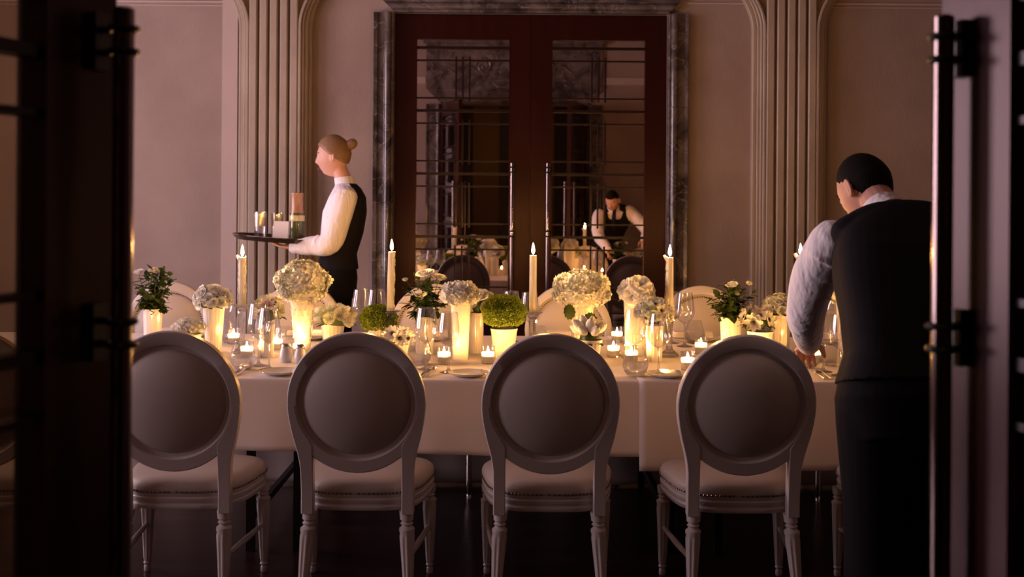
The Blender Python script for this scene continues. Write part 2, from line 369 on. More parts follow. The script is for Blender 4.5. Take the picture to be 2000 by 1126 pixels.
# ------------------------------------------------------------------ marble surround of a door opening
def surround(name, cx, y, side, wdt, label, header):
    """side -1: faces -Y (on the back wall); +1: faces +Y (on the front wall)"""
    o = empty(name, (cx, y, 0), 0, label, 'door surround')
    hw = DW if side < 0 else 1.0
    prof = [(0.0, 0.0), (0.0, 0.035), (0.010, 0.045), (0.016, 0.045), (0.020, 0.040)]
    for k in range(7):
        a = PI*k/6; prof.append((0.045-0.025*math.cos(a), 0.040+0.028*math.sin(a)))
    prof += [(0.074, 0.034), (wdt-0.03, 0.030), (wdt-0.028, 0.045), (wdt-0.004, 0.050), (wdt, 0.046), (wdt, 0.0)]
    def leg(sg, z0, z1):
        b = MB(); R = []
        for z in (z0, z1): R.append([(sg*(hw+p[0]), side*p[1], z) for p in prof])
        b.rings(R); return b
    cuts = [0, 0.72, 1.45, 2.15, DH+0.001]
    for sg in (-1, 1):
        for k in range(4): leg(sg, cuts[k]+0.002, cuts[k+1]-0.002).build('marble_block', 'marble', o)
    # mitred lintel
    xs = (-hw, -0.33, 0.33, hw)
    for k in range(3):
        b = MB(); R = []
        for i, x in enumerate((xs[k], xs[k+1])):
            ring = []
            for p in prof:
                xx = x + (-p[0] if (k == 0 and i == 0) else (p[0] if (k == 2 and i == 1) else 0)) + (0.0015 if i == 0 else -0.0015)
                ring.append((xx, side*p[1], DH + p[0]))
            R.append(ring)
        b.rings(R); b.build('marble_block', 'marble', o)
    if header:
        z0 = DH + wdt
        b = MB(); b.box(-hw-wdt, hw+wdt, 0, 0.05, z0, z0+0.62); b.build('header_slab', 'marble', o, False)
        MB().box(-hw-wdt-0.04, hw+wdt+0.04, 0, 0.10, z0+0.62, z0+0.70).build('cornice', 'marble', o, False)
        MB().box(-hw-wdt+0.05, hw+wdt-0.05, 0.05, 0.066, z0+0.10, z0+0.13).build('band', 'marble', o, False)
        MB().box(-hw-wdt+0.05, hw+wdt-0.05, 0.05, 0.066, z0+0.50, z0+0.53).build('band', 'marble', o, False)
        for sg in (-1, 1):          # carved scrolls
            pts = []; rr = []
            for i in range(60):
                t = i/59; a = t*4.2*PI; r = 0.115*(1-0.85*t)
                pts.append((sg*(0.42 + r*math.cos(a)), 0.056, z0+0.31 + r*math.sin(a))); rr.append(0.016*(1-0.5*t))
            MB().tube(pts, rr, 8).build('scroll', 'marble', o)
            pts = [(sg*(0.55+0.05*i), 0.055, z0+0.27+0.05*math.sin(i*0.9)) for i in range(9)]
            MB().tube(pts, [0.018*(1-0.08*i) for i in range(9)], 8).build('scroll', 'marble', o)
        MB().sphere((0, 0.05, z0+0.31), (0.09, 0.03, 0.11), 16, 10).build('rosette', 'marble', o)
    return o
surround('door_surround', DXC, YW, -1, 0.148, 'dark veined marble surround framing the closed double doors', False)
surround('door_surround', FXC, YF, 1, 0.21, 'dark marble surround with carved scrolls around the doorway we look through', True)

# ------------------------------------------------------------------ glazed door leaves
def ring_clamp(cx, cy, z, r, n=20):
    pts = [(cx + r*math.cos(2*PI*i/n), cy + r*math.sin(2*PI*i/n), z) for i in range(n+1)]
    return pts
def make_leaf(W, pane_mat, t_handle, off, idx):
    H, T, S = DH-0.008, 0.052, 0.148
    root = empty('door_%d' % idx, kind='structure')
    z0 = 0.006
    b = MB(); b.box(0, S, -T/2, T/2, z0, H); b.build('stile', 'wood', root, False)
    b = MB(); b.box(W-S, W, -T/2, T/2, z0, H); b.build('stile', 'wood', root, False)
    ztop = H-0.167
    MB().box(S, W-S, -T/2, T/2, ztop, H).build('rail', 'wood', root, False)
    MB().box(S, W-S, -T/2, T/2, z0, 0.32).build('rail', 'wood', root, False)
    for (xa, xb, za, zb) in ((S, S+0.008, 0.32, ztop), (W-S-0.008, W-S, 0.32, ztop), (S, W-S, ztop-0.008, ztop), (S, W-S, 0.32, 0.328)):
        MB().box(xa, xb, -T/2-0.002, T/2+0.002, za, zb).build('glazing_bead', 'wood', root, False)
    MB().box(S, W-S, -0.004, 0.004, 0.32, ztop).build('glass_pane', pane_mat, root, False)
    # groups of three horizontal bars with three short uprights between the groups
    thick = [2.577 - 0.4565*k for k in range(5)]
    for k, z in enumerate(thick):
        for (dz, h) in ((0.0, 0.010), (0.092, 0.006), (-0.092, 0.006)):
            if z+dz > ztop - 0.02 or z+dz < 0.36: continue
            for sy in (-1, 1):
                MB().box(S, W-S, sy*0.004, sy*0.018, z+dz-h, z+dz+h).build('glazing_bar', 'bar', root, False)
    cxp = W/2
    for k in range(5):
        za = thick[k]-0.065; zb = thick[k] - 0.4565 + 0.065
        if zb < 0.33: zb = 0.33
        for dx in (-0.049, 0, 0.049):
            for sy in (-1, 1):
                MB().box(cxp+dx-0.006, cxp+dx+0.006, min(sy*0.004, sy*0.022), max(sy*0.004, sy*0.022), zb, za).build('upright_bar', 'bar', root, False)
    for sy in (-1, 1):
        hb = MB(); xh = W - t_handle
        hb.lathe([(0.010, 0.70), (0.016, 0.703), (0.016, 1.742), (0.010, 1.746)], 20, cx=xh, cy=sy*(T/2+off))
        hnd = hb.build('pull_handle', 'bronze', root)
        for zc in (1.235+0.458, 1.235, 0.777):
            bl = MB(); bl.box(xh-0.016, xh+0.016, min(sy*T/2, sy*(T/2+0.014)), max(sy*T/2, sy*(T/2+0.014)), zc-0.045, zc+0.045); bl.build('bracket_plate', 'black', hnd, False)
            for dz in (-0.018, 0.018):
                c = MB(); c.tube([(xh, sy*T/2, zc+dz), (xh, sy*(T/2+off), zc+dz)], 0.006, 10)
                c.tube(ring_clamp(xh, sy*(T/2+off), zc+dz, 0.020), 0.0055, 8, cap=False)
                c.build('clamp', 'black', hnd)
    return root
# far doors, closed
l1 = make_leaf(0.982, 'mirror', 0.127, 0.055, 1); l1.location = (DXC-DW+0.002, YW+0.045, 0)
l2 = copy_tree(l1); l2.name = 'door_2'; l2.location = (DXC+DW-0.002, YW+0.045, 0); l2.rotation_euler = (0, 0, PI)
# near doors, swung open into the room beside the camera
l3 = make_leaf(0.985, 'pane', 0.050, 0.054, 3); l3.location = (FXC-1.0, YF+0.01, 0)
l3.rotation_euler = (0, 0, math.atan2(0.93, 0.308))
l4 = make_leaf(0.985, 'pane', 0.050, 0.036, 4); l4.name = 'door_4'; l4.location = (FXC+0.98, YF+0.01, 0)
l4.rotation_euler = (0, 0, math.atan2(0.94, -0.270))
tag(l1, 'closed dark mahogany door leaf with reflective panes, left of the pair')
tag(l2, 'closed dark mahogany door leaf with reflective panes, right of the pair')
tag(l3, 'open dark glazed door leaf beside the camera at the left picture edge')
tag(l4, 'open dark glazed door leaf beside the camera at the right picture edge')

# ------------------------------------------------------------------ folding tables and cloths
ZT = 0.742; Y0, Y1 = 4.18, 5.60
TX = ((-2.72, -1.0), (-0.955, 0.745), (0.79, 2.50))
names_t = ('folding banquet table under the left end of the white cloth', 'folding banquet table under the middle of the white cloth',
           'folding banquet table under the right end of the white cloth')
for k, (a, c) in enumerate(TX):
    o = empty('folding_table', ((a+c)/2, (Y0+Y1)/2, 0), 0, names_t[k], 'table', 'folding tables under the tablecloths')
    h = (c-a)/2; q = (Y1-Y0)/2
    MB().box(-h, h, -q+0.01, q-0.01, ZT-0.03, ZT).build('tabletop', 'black', o, False)
    MB().box(-h+0.03, h-0.03, -q+0.06, -q+0.075, ZT-0.09, ZT-0.03).build('apron', 'black', o, False)
    MB().box(-h+0.03, h-0.03, q-0.075, q-0.06, ZT-0.09, ZT-0.03).build('apron', 'black', o, False)
    for sx in (-1, 1):
        x = sx*(h-0.075)
        for sy in (-1, 1):
            y = sy*(q-0.20)
            MB().box(x-0.016, x+0.016, y-0.016, y+0.016, 0, ZT-0.03).build('leg', 'black', o, False)
        MB().box(x-0.012, x+0.012, -q+0.20, q-0.20, 0.12, 0.15).build('stretcher', 'black', o, False)
    if k:
        xs = -0.2 - (a+c)/2 if k == 1 else 1.50 - (a+c)/2
        b = MB(); b.lathe([(0.013, 0.0), (0.013, 0.03), (0.009, 0.035), (0.016, 0.07), (0.015, 0.10), (0.014, ZT-0.03)], 14, cx=xs, cy=5.14-(Y0+Y1)/2)
        tag(b.build('leg', 'silver', o), 'slim chrome centre leg')
def cloth(name, xa, xb, zoff, hem, seed, label, ends):
    r = random.Random(seed); nx = int((xb-xa)/0.03); rows = []
    ph = [r.uniform(0, 6.28) for _ in range(6)]
    def wave(x, t): return t*(0.010*math.sin(x*4.1+ph[0]) + 0.007*math.sin(x*9.3+ph[1]) + 0.004*math.sin(x*21+ph[2]))
    zt = ZT + zoff
    prof = []     # (y, z, drop amount)
    for t in (1.0, 0.8, 0.6, 0.4, 0.2): prof.append((Y1+0.012, zt - 0.012 - t*(zt-0.48), t, 1))
    for a in (80, 50, 20): prof.append((Y1+0.012*math.cos(math.radians(90-a))*1.0, zt-0.012+0.012*math.cos(math.radians(a)), 0, 1))
    for k in range(0, 25): prof.append((Y1 - (Y1-Y0)*k/24, zt, 0, 0))
    for a in (20, 50, 80): prof.append((Y0-0.012*math.sin(math.radians(a)), zt-0.012+0.012*math.cos(math.radians(a)), 0, -1))
    for t in (0.08, 0.2, 0.35, 0.5, 0.65, 0.8, 0.92, 1.0): prof.append((Y0-0.012, zt - 0.012 - t*(zt-hem), t, -1))
    b = MB(); R = []
    for (y, z, t, sd) in prof:
        row = []
        for i in range(nx+1):
            x = xa + (xb-xa)*i/nx
            yy = y + (sd*wave(x, t) - (0.010*t if sd < 0 else 0)) + sd*(zoff-0.003)*1.2
            zz = z + (0.006*t*math.sin(x*2.3+ph[3]) if t else 0.0)
            row.append((x, yy, zz))
        R.append(row)
    b.rings(R, closed=False, cap0=False, cap1=False)
    o = b.build(name, 'linen'); solidify(o, 0.002)
    tag(o, label, 'tablecloth')
    return o
cl = cloth('tablecloth', -2.80, 0.56, 0.003, 0.470, 3, 'white linen tablecloth over the left and middle of the long table', 0)
cl2 = cloth('tablecloth', 0.508, 2.56, 0.0065, 0.415, 3, 'white linen tablecloth over the right of the table, overlapping with a lower hem', 0)
# long underskirt below the far side of the table
b = MB(); R = []
for z in [0.012 + 0.0285*k*1.0 for k in range(26)]:
    R.append([(-2.7 + 0.04*i, 5.42 + 0.006*math.sin(i*0.9), min(z, ZT-0.032)) for i in range(131)])
b.rings(R, closed=False, cap0=False, cap1=False); sk = b.build('table_skirt', 'skirt'); solidify(sk, 0.002)
tag(sk, 'floor length pinkish linen skirt hanging under the far side of the table', 'table skirt')
ZA, ZB = ZT+0.0045, ZT+0.008
def ztab(x): return ZB if x > 0.50 else ZA
def T(px, d):
    """point on the table top at distance d whose base shows at pixel column px"""
    py = HY + F*(CAMZ-ZA)/d
    p = P(px, py, d); return Vector((p.x, d, ztab(p.x)))
def dy(py): return F*(CAMZ-ZA)/(py-HY)       # base row -> distance

# ------------------------------------------------------------------ dining chair
def make_chair():
    o = empty('dining_chair'); tag(o, None, 'chair')
    def by(z): return -0.215 - (z-0.45)*0.15
    zc = 0.743; N = 72
    prof = [(0.2425,0.252,0.016),(0.2425,0.252,-0.015),(0.2385,0.248,-0.019),(0.211,0.208,-0.019),(0.2075,0.2045,-0.016),(0.203,0.200,-0.007),(0.196,0.192,-0.006),
            (0.190,0.186,-0.004),(0.190,0.186,0.006),(0.205,0.201,0.012),(0.211,0.207,0.019),(0.2385,0.248,0.019)]
    b = MB(); R = []
    for i in range(N):
        a = 2*PI*i/N; R.append([(p[0]*math.cos(a), by(zc+p[1]*math.sin(a))+p[2], zc+p[1]*math.sin(a)) for p in prof])
    R.append(R[0]); b.rings(R, True, False, False)
    b.build('back_frame', 'chairpaint', o)
    # posts sweeping from the oval down to the seat
    for sg in (-1, 1):
        b = MB(); R = []
        outer = [(0.345,0.199),(0.42,0.199),(0.50,0.200),(0.53,0.2035),(0.56,0.209),(0.59,0.2165),(0.62,0.2245),(0.65,0.231),(0.68,0.2365),(0.71,0.2405),(0.735,0.242)]
        for (z, xo) in outer:
            dz = abs(z-zc)/0.208
            xi = 0.156 if z < 0.60 else max(0.156, 0.212*math.sqrt(max(0, 1-dz*dz))+0.002)
            xi = min(xi, xo-0.004); y = by(z) if z > 0.44 else by(0.44)
            pts = [(xi, y+0.0185, z), (xi, y-0.017, z), (xi+0.003, y-0.0205, z), (xo-0.003, y-0.0205, z), (xo, y-0.017, z), (xo, y+0.0185, z)]
            R.append([(sg*p[0], p[1], p[2]) for p in pts])
        b.rings(R); b.build('back_post', 'chairpaint', o)
    # upholstered oval panel, two sides
    b = MB(); R = []
    for (s, y) in ((0.02,0.034),(0.35,0.031),(0.65,0.024),(0.88,0.014),(0.97,0.006),(1.0,0.0),(0.98,-0.006),(0.92,-0.015),(0.78,-0.027),(0.6,-0.038),(0.4,-0.045),(0.2,-0.049),(0.02,-0.050)):
        R.append([(0.194*s*math.cos(2*PI*i/N), by(zc+0.190*s*math.sin(2*PI*i/N))+y, zc+0.190*s*math.sin(2*PI*i/N)) for i in range(N)])
    b.rings(R); b.build('back_panel', 'leather', o)
    b = MB(); n = 92
    for i in range(n):
        a = 2*PI*i/n; z = zc+0.1915*math.sin(a); b.sphere((0.1955*math.cos(a), by(z)+0.0105, z), (0.0047,0.004,0.0047), 6, 4)
    tag(b.build('nailheads', 'nail', o), None, None, None, 'stuff')
    # seat
    def outline(s, n=64):
        pts = []
        for i in range(n):
            a = 2*PI*i/n; c, q = math.cos(a), math.sin(a)
            y = math.copysign(abs(q)**(2/3.6), q)*0.205; hw = 0.236 + 0.034*(y/0.205)
            x = math.copysign(abs(c)**(2/3.6), c)*hw
            if y > 0: y += 0.018*(1-(x/0.27)**2)
            pts.append((x*s, y*s))
        return pts
    b = MB(); R = []
    for (z, s) in ((0.348,0.90),(0.348,0.985),(0.352,0.995),(0.362,1.0),(0.367,0.985),(0.372,0.985),(0.377,1.0),(0.388,1.0),(0.391,0.988),(0.396,0.988),(0.399,0.998),(0.404,0.998),(0.404,0.90)):
        R.append([(x, y, z) for (x, y) in outline(s)])
    b.rings(R); b.build('seat_rail', 'chairpaint', o)
    b = MB(); R = []
    for (z, s) in ((0.402,0.985),(0.410,1.0),(0.425,1.003),(0.438,0.98),(0.448,0.93),(0.456,0.82),(0.461,0.6),(0.463,0.3),(0.4635,0.02)):
        R.append([(x, y, z) for (x, y) in outline(s)])
    b.rings(R); b.build('seat_cushion', 'leather', o)
    b = MB(); pts = outline(1.003, 400); L = 0; last = pts[0]; acc = 0
    for p in pts[1:]+[pts[0]]:
        acc += math.hypot(p[0]-last[0], p[1]-last[1]); last = p
        if acc > 0.0125:
            acc = 0; b.sphere((p[0], p[1], 0.410), 0.0045, 6, 4)
    tag(b.build('nailheads', 'nail', o), None, None, None, 'stuff')
    # turned and fluted legs
    def leg(x0_, y0_, x1_, y1_, fl):
        prof = [(0.010,0.0),(0.013,0.004),(0.013,0.02),(0.010,0.026),(0.0155,0.034),(0.0125,0.042)]
        prof += [(0.0135+0.0115*t, 0.045+0.232*t) for t in (0,0.05,0.25,0.5,0.75,0.95,1.0)]
        prof += [(0.0275,0.284),(0.0275,0.292),(0.018,0.300),(0.018,0.304),(0.023,0.309),(0.018,0.314),(0.018,0.318),(0.024,0.323),(0.024,0.33),(0.026,0.35)]
        b = MB(); R = []; seg = 32
        for (r, z) in prof:
            t = z/0.35; cx = x1_ + (x0_-x1_)*t; cy = y1_ + (y0_-y1_)*t; ring = []
            f = 0.10 if 0.05 < z < 0.27 else 0.0
            for i in range(seg):
                a = 2*PI*i/seg; q = r*(1 + f*(1 if (i % 4) < 2 else -0.6)); ring.append((cx+q*math.cos(a), cy+q*math.sin(a), z))
            R.append(ring)
        b.rings(R); return b.build('leg', 'chairpaint', o)
    leg(-0.172, -0.205, -0.190, -0.275, 1); leg(0.172, -0.205, 0.190, -0.275, 1)
    leg(-0.225, 0.160, -0.228, 0.168, 1); leg(0.225, 0.160, 0.228, 0.168, 1)
    for sg in (-1, 1):
        MB().tube([(sg*0.182,-0.235,0.19),(sg*0.205,-0.04,0.19),(sg*0.226,0.162,0.19)], [0.008,0.012,0.008], 12).build('stretcher', 'chairpaint', o)
    return o
chairs = Stock(make_chair)
near = [(-52, 'near dining chair seen only through the glass of the open left door'), (336, 'near oval-back chair partly hidden by the left door handle'),
        (697, 'near oval-back chair below the green bloom and anemones, second from the left handle'), (1075, 'near oval-back chair below the lime green ball and big hydrangea'),
        (1457, 'near oval-back chair just left of the leaning waiter'), (1838, 'near oval-back chair in front of the waiter, hidden behind him')]
for (px, lb) in near:
    p = P(px, 782, 3.70); chairs.put((p.x, 3.70+0.258, 0), 0, 'white lacquered ' + lb, 'near row of white dining chairs')
far = [(328, 'far oval-back chair behind the left potted rose'), (584, 'far oval-back chair behind the hobnail vase'), (846, 'far oval-back chair behind the middle potted rose'),
       (1110, 'far oval-back chair behind the large cream hydrangea'), (1372, 'far oval-back chair behind the right potted rose'), (1640, 'far oval-back chair hidden behind the leaning waiter')]
for (px, lb) in far:
    p = P(px, 650, 5.88); chairs.put((p.x, 5.88-0.258, 0), PI, 'cream ' + lb + ', nailhead-trimmed panel', 'far row of white dining chairs')
# ------------------------------------------------------------------ glassware
def make_wine():
    o = empty('wine_glass'); tag(o, None, 'wine glass')
    MB().lathe([(0.0005,0.0035),(0.030,0.0022),(0.039,0.0006),(0.040,0.0012),(0.030,0.0042),(0.014,0.008),(0.007,0.014),(0.0048,0.022)], 36).build('foot', 'solid', o)
    MB().lathe([(0.0048,0.022),(0.0038,0.05),(0.0036,0.08),(0.0045,0.102),(0.008,0.112)], 16).build('stem', 'solid', o)
    prof = [(0.006,0.1115),(0.016,0.116),(0.028,0.125),(0.038,0.137),(0.045,0.151),(0.0475,0.166),(0.0475,0.178),(0.0455,0.198),(0.042,0.222),(0.0385,0.245),(0.0365,0.258)]
    ins = [(0.0355,0.2585)] + [(r-0.0012, z) for (r, z) in reversed(prof[1:-1])] + [(0.005,0.1145)]
    MB().lathe(prof+ins, 48).build('bowl', 'glass', o)
    MB().tube([(0.0362*math.cos(2*PI*i/48), 0.0362*math.sin(2*PI*i/48), 0.2583) for i in range(49)], 0.0009, 6, cap=False).build('rim', 'rim', o)
    return o
def make_tumbler():
    o = empty('stemless_tumbler'); tag(o, None, 'tumbler')
    prof = [(0.0005,0.0),(0.028,0.0),(0.036,0.004),(0.046,0.018),(0.0515,0.036),(0.0525,0.050),(0.050,0.066),(0.044,0.086),(0.038,0.104),(0.035,0.118)]
    inn = [(0.034,0.118),(0.037,0.104),(0.043,0.086),(0.049,0.066),(0.0513,0.050)]
    MB().lathe(prof[5:]+inn, 48, cap0=False, cap1=False).build('wall', 'swirl', o)
    MB().tube([(0.0345*math.cos(2*PI*i/48), 0.0345*math.sin(2*PI*i/48), 0.118) for i in range(49)], 0.0010, 6, cap=False).build('rim', 'rim', o)
    MB().lathe(prof[:6]+[(0.0510,0.050),(0.0495,0.036),(0.043,0.021),(0.032,0.013),(0.0005,0.011)], 48).build('thick_base', 'solid', o)
    return o
def make_highball():
    o = empty('water_glass'); tag(o, None, 'tumbler')
    MB().lathe([(0.032,0.012),(0.034,0.06),(0.037,0.125),(0.0358,0.125),(0.0328,0.06),(0.031,0.014)], 40, cap0=False, cap1=False).build('wall', 'swirl', o)
    MB().lathe([(0.0005,0.0),(0.030,0.0),(0.032,0.004),(0.032,0.012),(0.0005,0.012)], 40).build('thick_base', 'solid', o)
    return o
wine, tumb, high = Stock(make_wine), Stock(make_tumbler), Stock(make_highball)
for (px, d, s, lb) in [
    (505, 4.50, 1.03, 'wine glass before the left anemone vase, rear of its pair'), (525, 4.40, 1.0, 'wine glass right of the left round tumbler, front one of its pair'),
    (832, 4.44, 1.0, 'wine glass in front of the middle potted rose'), (876, 4.36, 0.96, 'wine glass in front of the tall ribbed vase and small votive'),
    (705, 5.36, 1.0, 'wine glass by the far table edge, left of the pair beside the green bloom'), (735, 5.30, 1.02, 'wine glass just left of the second taper candle'),
    (998, 5.36, 0.99, 'wine glass on the far side behind the lime green ball'), (1034, 5.26, 1.0, 'wine glass on the far side touching the third taper candle'),
    (1239, 4.40, 1.0, 'wine glass in front of the gardenia vase, behind the round tumbler'), (1286, 4.33, 0.97, 'wine glass in front of the grey anemones, behind the right bread plate'),
    (1337, 5.19, 1.02, 'wine glass on the far side right of the fourth taper candle'), (1312, 5.32, 1.0, 'wine glass behind the fourth taper candle'),
    (1608, 4.43, 0.95, 'wine glass between the waiter forearm and his vest, left one'), (1641, 4.33, 0.97, 'wine glass right against the waiter vest'),
    (437, 5.36, 0.97, 'wine glass on the far side half behind the left ribbed vase'), (1629, 5.30, 1.0, 'wine glass on the far side seen through the gap under the waiter arm')]:
    wine.put(T(px, d), rnd.uniform(0, 6), 'empty ' + lb, 'wine glasses on the table', s)
for (px, d, s, lb) in [
    (474, 4.41, 1.0, 'round stemless tumbler with swirled sides between the left chairs'), (819, 4.57, 1.0, 'round stemless tumbler below the wine glass at the middle potted rose'),
    (1241, 4.29, 1.0, 'round stemless tumbler before the gardenia vase at the front edge'), (1357, 5.31, 0.97, 'round stemless tumbler on the far side by the far wine glass'),
    (1578, 4.55, 0.95, 'round stemless tumbler under the waiter hand'), (1055, 5.33, 0.72, 'small stemless tumbler on the far side right of the third taper')]:
    tumb.put(T(px, d), rnd.uniform(0, 6), 'clear ' + lb, 'round stemless tumblers', s)
for (px, d, s, lb) in [
    (449, 5.25, 1.0, 'straight water glass behind the left taper candlestick'), (560, 5.05, 0.85, 'straight water glass behind the salt shaker'),
    (1622, 4.60, 0.80, 'straight water glass between the two wine glasses near the waiter')]:
    high.put(T(px, d), 0, 'clear ' + lb, 'straight water glasses', s)

# ------------------------------------------------------------------ candles
def flame(parent, z, s=1.0, x=0.0, y=0.0):
    b = MB(); b.lathe([(0.0015*s, z), (0.0062*s, z+0.008*s), (0.0075*s, z+0.017*s), (0.0058*s, z+0.029*s), (0.0028*s, z+0.041*s), (0.0004*s, z+0.050*s)], 10, cx=x, cy=y)
    b.build('flame', 'flame', parent)
    w_ = MB(); w_.tube([(x, y, z-0.010*s), (x+0.001, y, z+0.006*s)], 0.0012, 6); w_.build('wick', 'wick', parent)
def make_votive():
    o = empty('votive_candle'); tag(o, None, 'candle')
    MB().lathe([(0.0285,0.008),(0.0305,0.07),(0.0315,0.076),(0.030,0.076),(0.029,0.07),(0.0272,0.010)], 36, cap0=False, cap1=False).build('glass_cup', 'glass', o)
    MB().lathe([(0.0005,0.0),(0.028,0.0),(0.0285,0.008),(0.0005,0.008)], 36).build('cup_base', 'solid', o)
    MB().lathe([(0.0262,0.009),(0.0268,0.030),(0.0272,0.050)], 32, None, True, False).build('wax', 'vwax', o)
    MB().lathe([(0.0266,0.033),(0.0005,0.0325)], 32, None, False, True).build('wax_pool', 'wax', o)
    flame(o, 0.040, 0.66)
    return o
vot = Stock(make_votive)
for (px, d, lb) in [
    (456, 5.20, 'behind the left taper candlestick'), (482, 4.73, 'glowing through the left round tumbler'), (584, 4.84, 'at the foot of the hobnail vase'),
    (540, 5.00, 'behind the left anemone vase'), (867, 4.60, 'just left of the tall middle vase'), (953, 4.62, 'left of the vase with the lime green ball'),
    (1198, 4.84, 'between the tulip bowl and the gardenia vase'), (1233, 4.66, 'behind the round tumbler at the gardenia vase'), (1343, 4.46, 'nearest the front edge by the right chair'),
    (1369, 4.95, 'just left of the right potted rose'), (236, 4.75, 'beside the left door handle'), (1592, 4.72, 'added for light, hidden by the waiter hand'),
    (690, 4.62, 'added for light, hidden by the second near chair'), (1060, 4.62, 'added for light, hidden by the third near chair'), (1460, 4.75, 'added for light, hidden by the right near chair'), (640, 5.33, 'on the far side behind the lisianthus bowl'), (1205, 5.35, 'on the far side behind the tulips')]:  # the hidden votives are extra ones, added only for their candlelight
    vot.put(T(px, d), 0, 'lit votive candle in a glass cup ' + lb, 'votive candles on the table')

def taper(px, py_top, d, hold_h, lean, drips, lb, hl):
    base = T(px, d); top = P(px, py_top, d); h = top.z - base.z
    hd = empty('crystal_candlestick', base, 0, hl, 'candlestick', 'crystal candlesticks under the tapers')
    k = hold_h
    MB().lathe([(0.0005,0.0),(0.046,0.0),(0.047,0.006),(0.040,0.014),(0.028,0.024),(0.018,0.034),(0.0145,0.045)], 12).build('base', 'solid', hd)
    MB().lathe([(0.0145,0.045),(0.0125,0.06),(0.0145,k*0.55),(0.0185,k-0.035),(0.016,k-0.03)], 8).build('column', 'solid', hd, False)
    MB().lathe([(0.016,k-0.03),(0.024,k-0.022),(0.022,k-0.014),(0.036,k-0.006),(0.047,k),(0.045,k+0.003),(0.034,k-0.002),(0.020,k-0.004),(0.0005,k-0.004)], 32).build('drip_saucer', 'solid', hd)
    o = empty('taper_candle', base + Vector((0, 0, 0)), 0, lb, 'candle', 'tall taper candles along the table')
    rr = 0.0172; b = MB(); n = 9; R = []; seg = 24
    for i in range(n+1):
        t = i/n; z = k + 0.001 + (h-k)*t; r = rr*(1.04-0.10*t); cx = lean*t*t
        R.append([(cx + r*math.cos(2*PI*j/seg), r*math.sin(2*PI*j/seg), z) for j in range(seg)])
    cx = lean
    R.append([(cx + 0.0135*math.cos(2*PI*j/seg), 0.0135*math.sin(2*PI*j/seg), h+0.002) for j in range(seg)])
    R.append([(cx + 0.009*math.cos(2*PI*j/seg), 0.009*math.sin(2*PI*j/seg), h-0.003) for j in range(seg)])
    b.rings(R); b.build('wax', 'taper', o)
    if drips:
        r_ = random.Random(px)
        for sgn, cnt in drips:
            b = MB()
            for i in range(cnt):
                t = 1 - 0.94*i/cnt*r_.uniform(0.9, 1.1); t = min(max(t, 0.03), 1)
                a = (0 if sgn > 0 else PI) + r_.uniform(-0.7, 0.7); rad = rr*(1.04-0.10*t); s = r_.uniform(0.0028, 0.0055)
                b.sphere((lean*t*t + rad*math.cos(a), rad*math.sin(a), k+(h-k)*t), (s*0.8, s*0.8, s*r_.uniform(1.2, 3.0)), 8, 6)
            b.build('wax_drips', 'taper', o)
        if drips[0][0] < 0: MB().tube([(-rr*0.8, 0, h-0.012), (-rr-0.005, 0, h), (-rr-0.009, 0, h+0.012)], [0.006, 0.005, 0.006], 8).build('wax_lip', 'taper', o)
    flame(o, h+0.008, 1.02, lean)
crys = 'clear faceted crystal candlestick '
taper(472, 503, 4.85, 0.225, 0.0, [(-1, 26), (1, 26)], 'dripping ivory taper candle in front of the left pilaster', crys + 'left of the anemone vase and wine glasses')
taper(762, 492, 4.92, 0.195, 0.004, [(1, 22)], 'ivory taper candle between the far glasses and the middle potted rose', crys + 'beside the pale green bloom')
taper(1040, 499, 4.90, 0.195, 0.0, None, 'smooth ivory taper candle between the lime green ball and big hydrangea', crys + 'right of the lime green ball')
taper(1307, 503, 4.84, 0.185, 0.0, [(-1, 24)], 'ivory taper candle standing before the right marble door surround', crys + 'right of the grey anemones')
taper(1562, 500, 4.86, 0.19, 0.0, [(-1, 10)], 'ivory taper candle half hidden by the waiter sleeve', crys + 'behind the waiter sleeve')

# ------------------------------------------------------------------ vases
def vase(px, d, h, rt, rb, lb, ribs=18, style='ribbed', name='vase'):
    o = empty(name, T(px, d), 0, 'white milk glass ' + lb, 'vase', 'white milk glass vases on the table')
    rib = (ribs, 0.016) if style == 'ribbed' else None
    def rad(t): return rb + (rt-rb)*(t**1.35)
    prof = [(rb*0.96, 0.0)] + [(rad(i/10), 0.004 + (h-0.010)*i/10) for i in range(11)]
    b = MB(); b.lathe(prof + [(rt*1.0, h-0.004)], ribs*6, rib, True, False); b.lathe([(rt, h-0.012), (rt*1.035, h-0.008), (rt*1.035, h), (rt*0.94, h), (rt*0.90, h-0.03), (rb*0.86, 0.02)], 48, None, False, True)
    b.build('body', 'milk', o)
    if style == 'hobnail':
        b = MB()
        for i in range(9):
            t = 0.06 + i*0.105
            for j in range(14):
                a = 2*PI*(j + (i % 2)*0.5)/14; r = rad(t)
                b.sphere((r*math.cos(a), r*math.sin(a), t*h), 0.0038, 6, 4)
        tag(b.build('hobnails', 'milk', o), None, None, None, 'stuff')
    return o
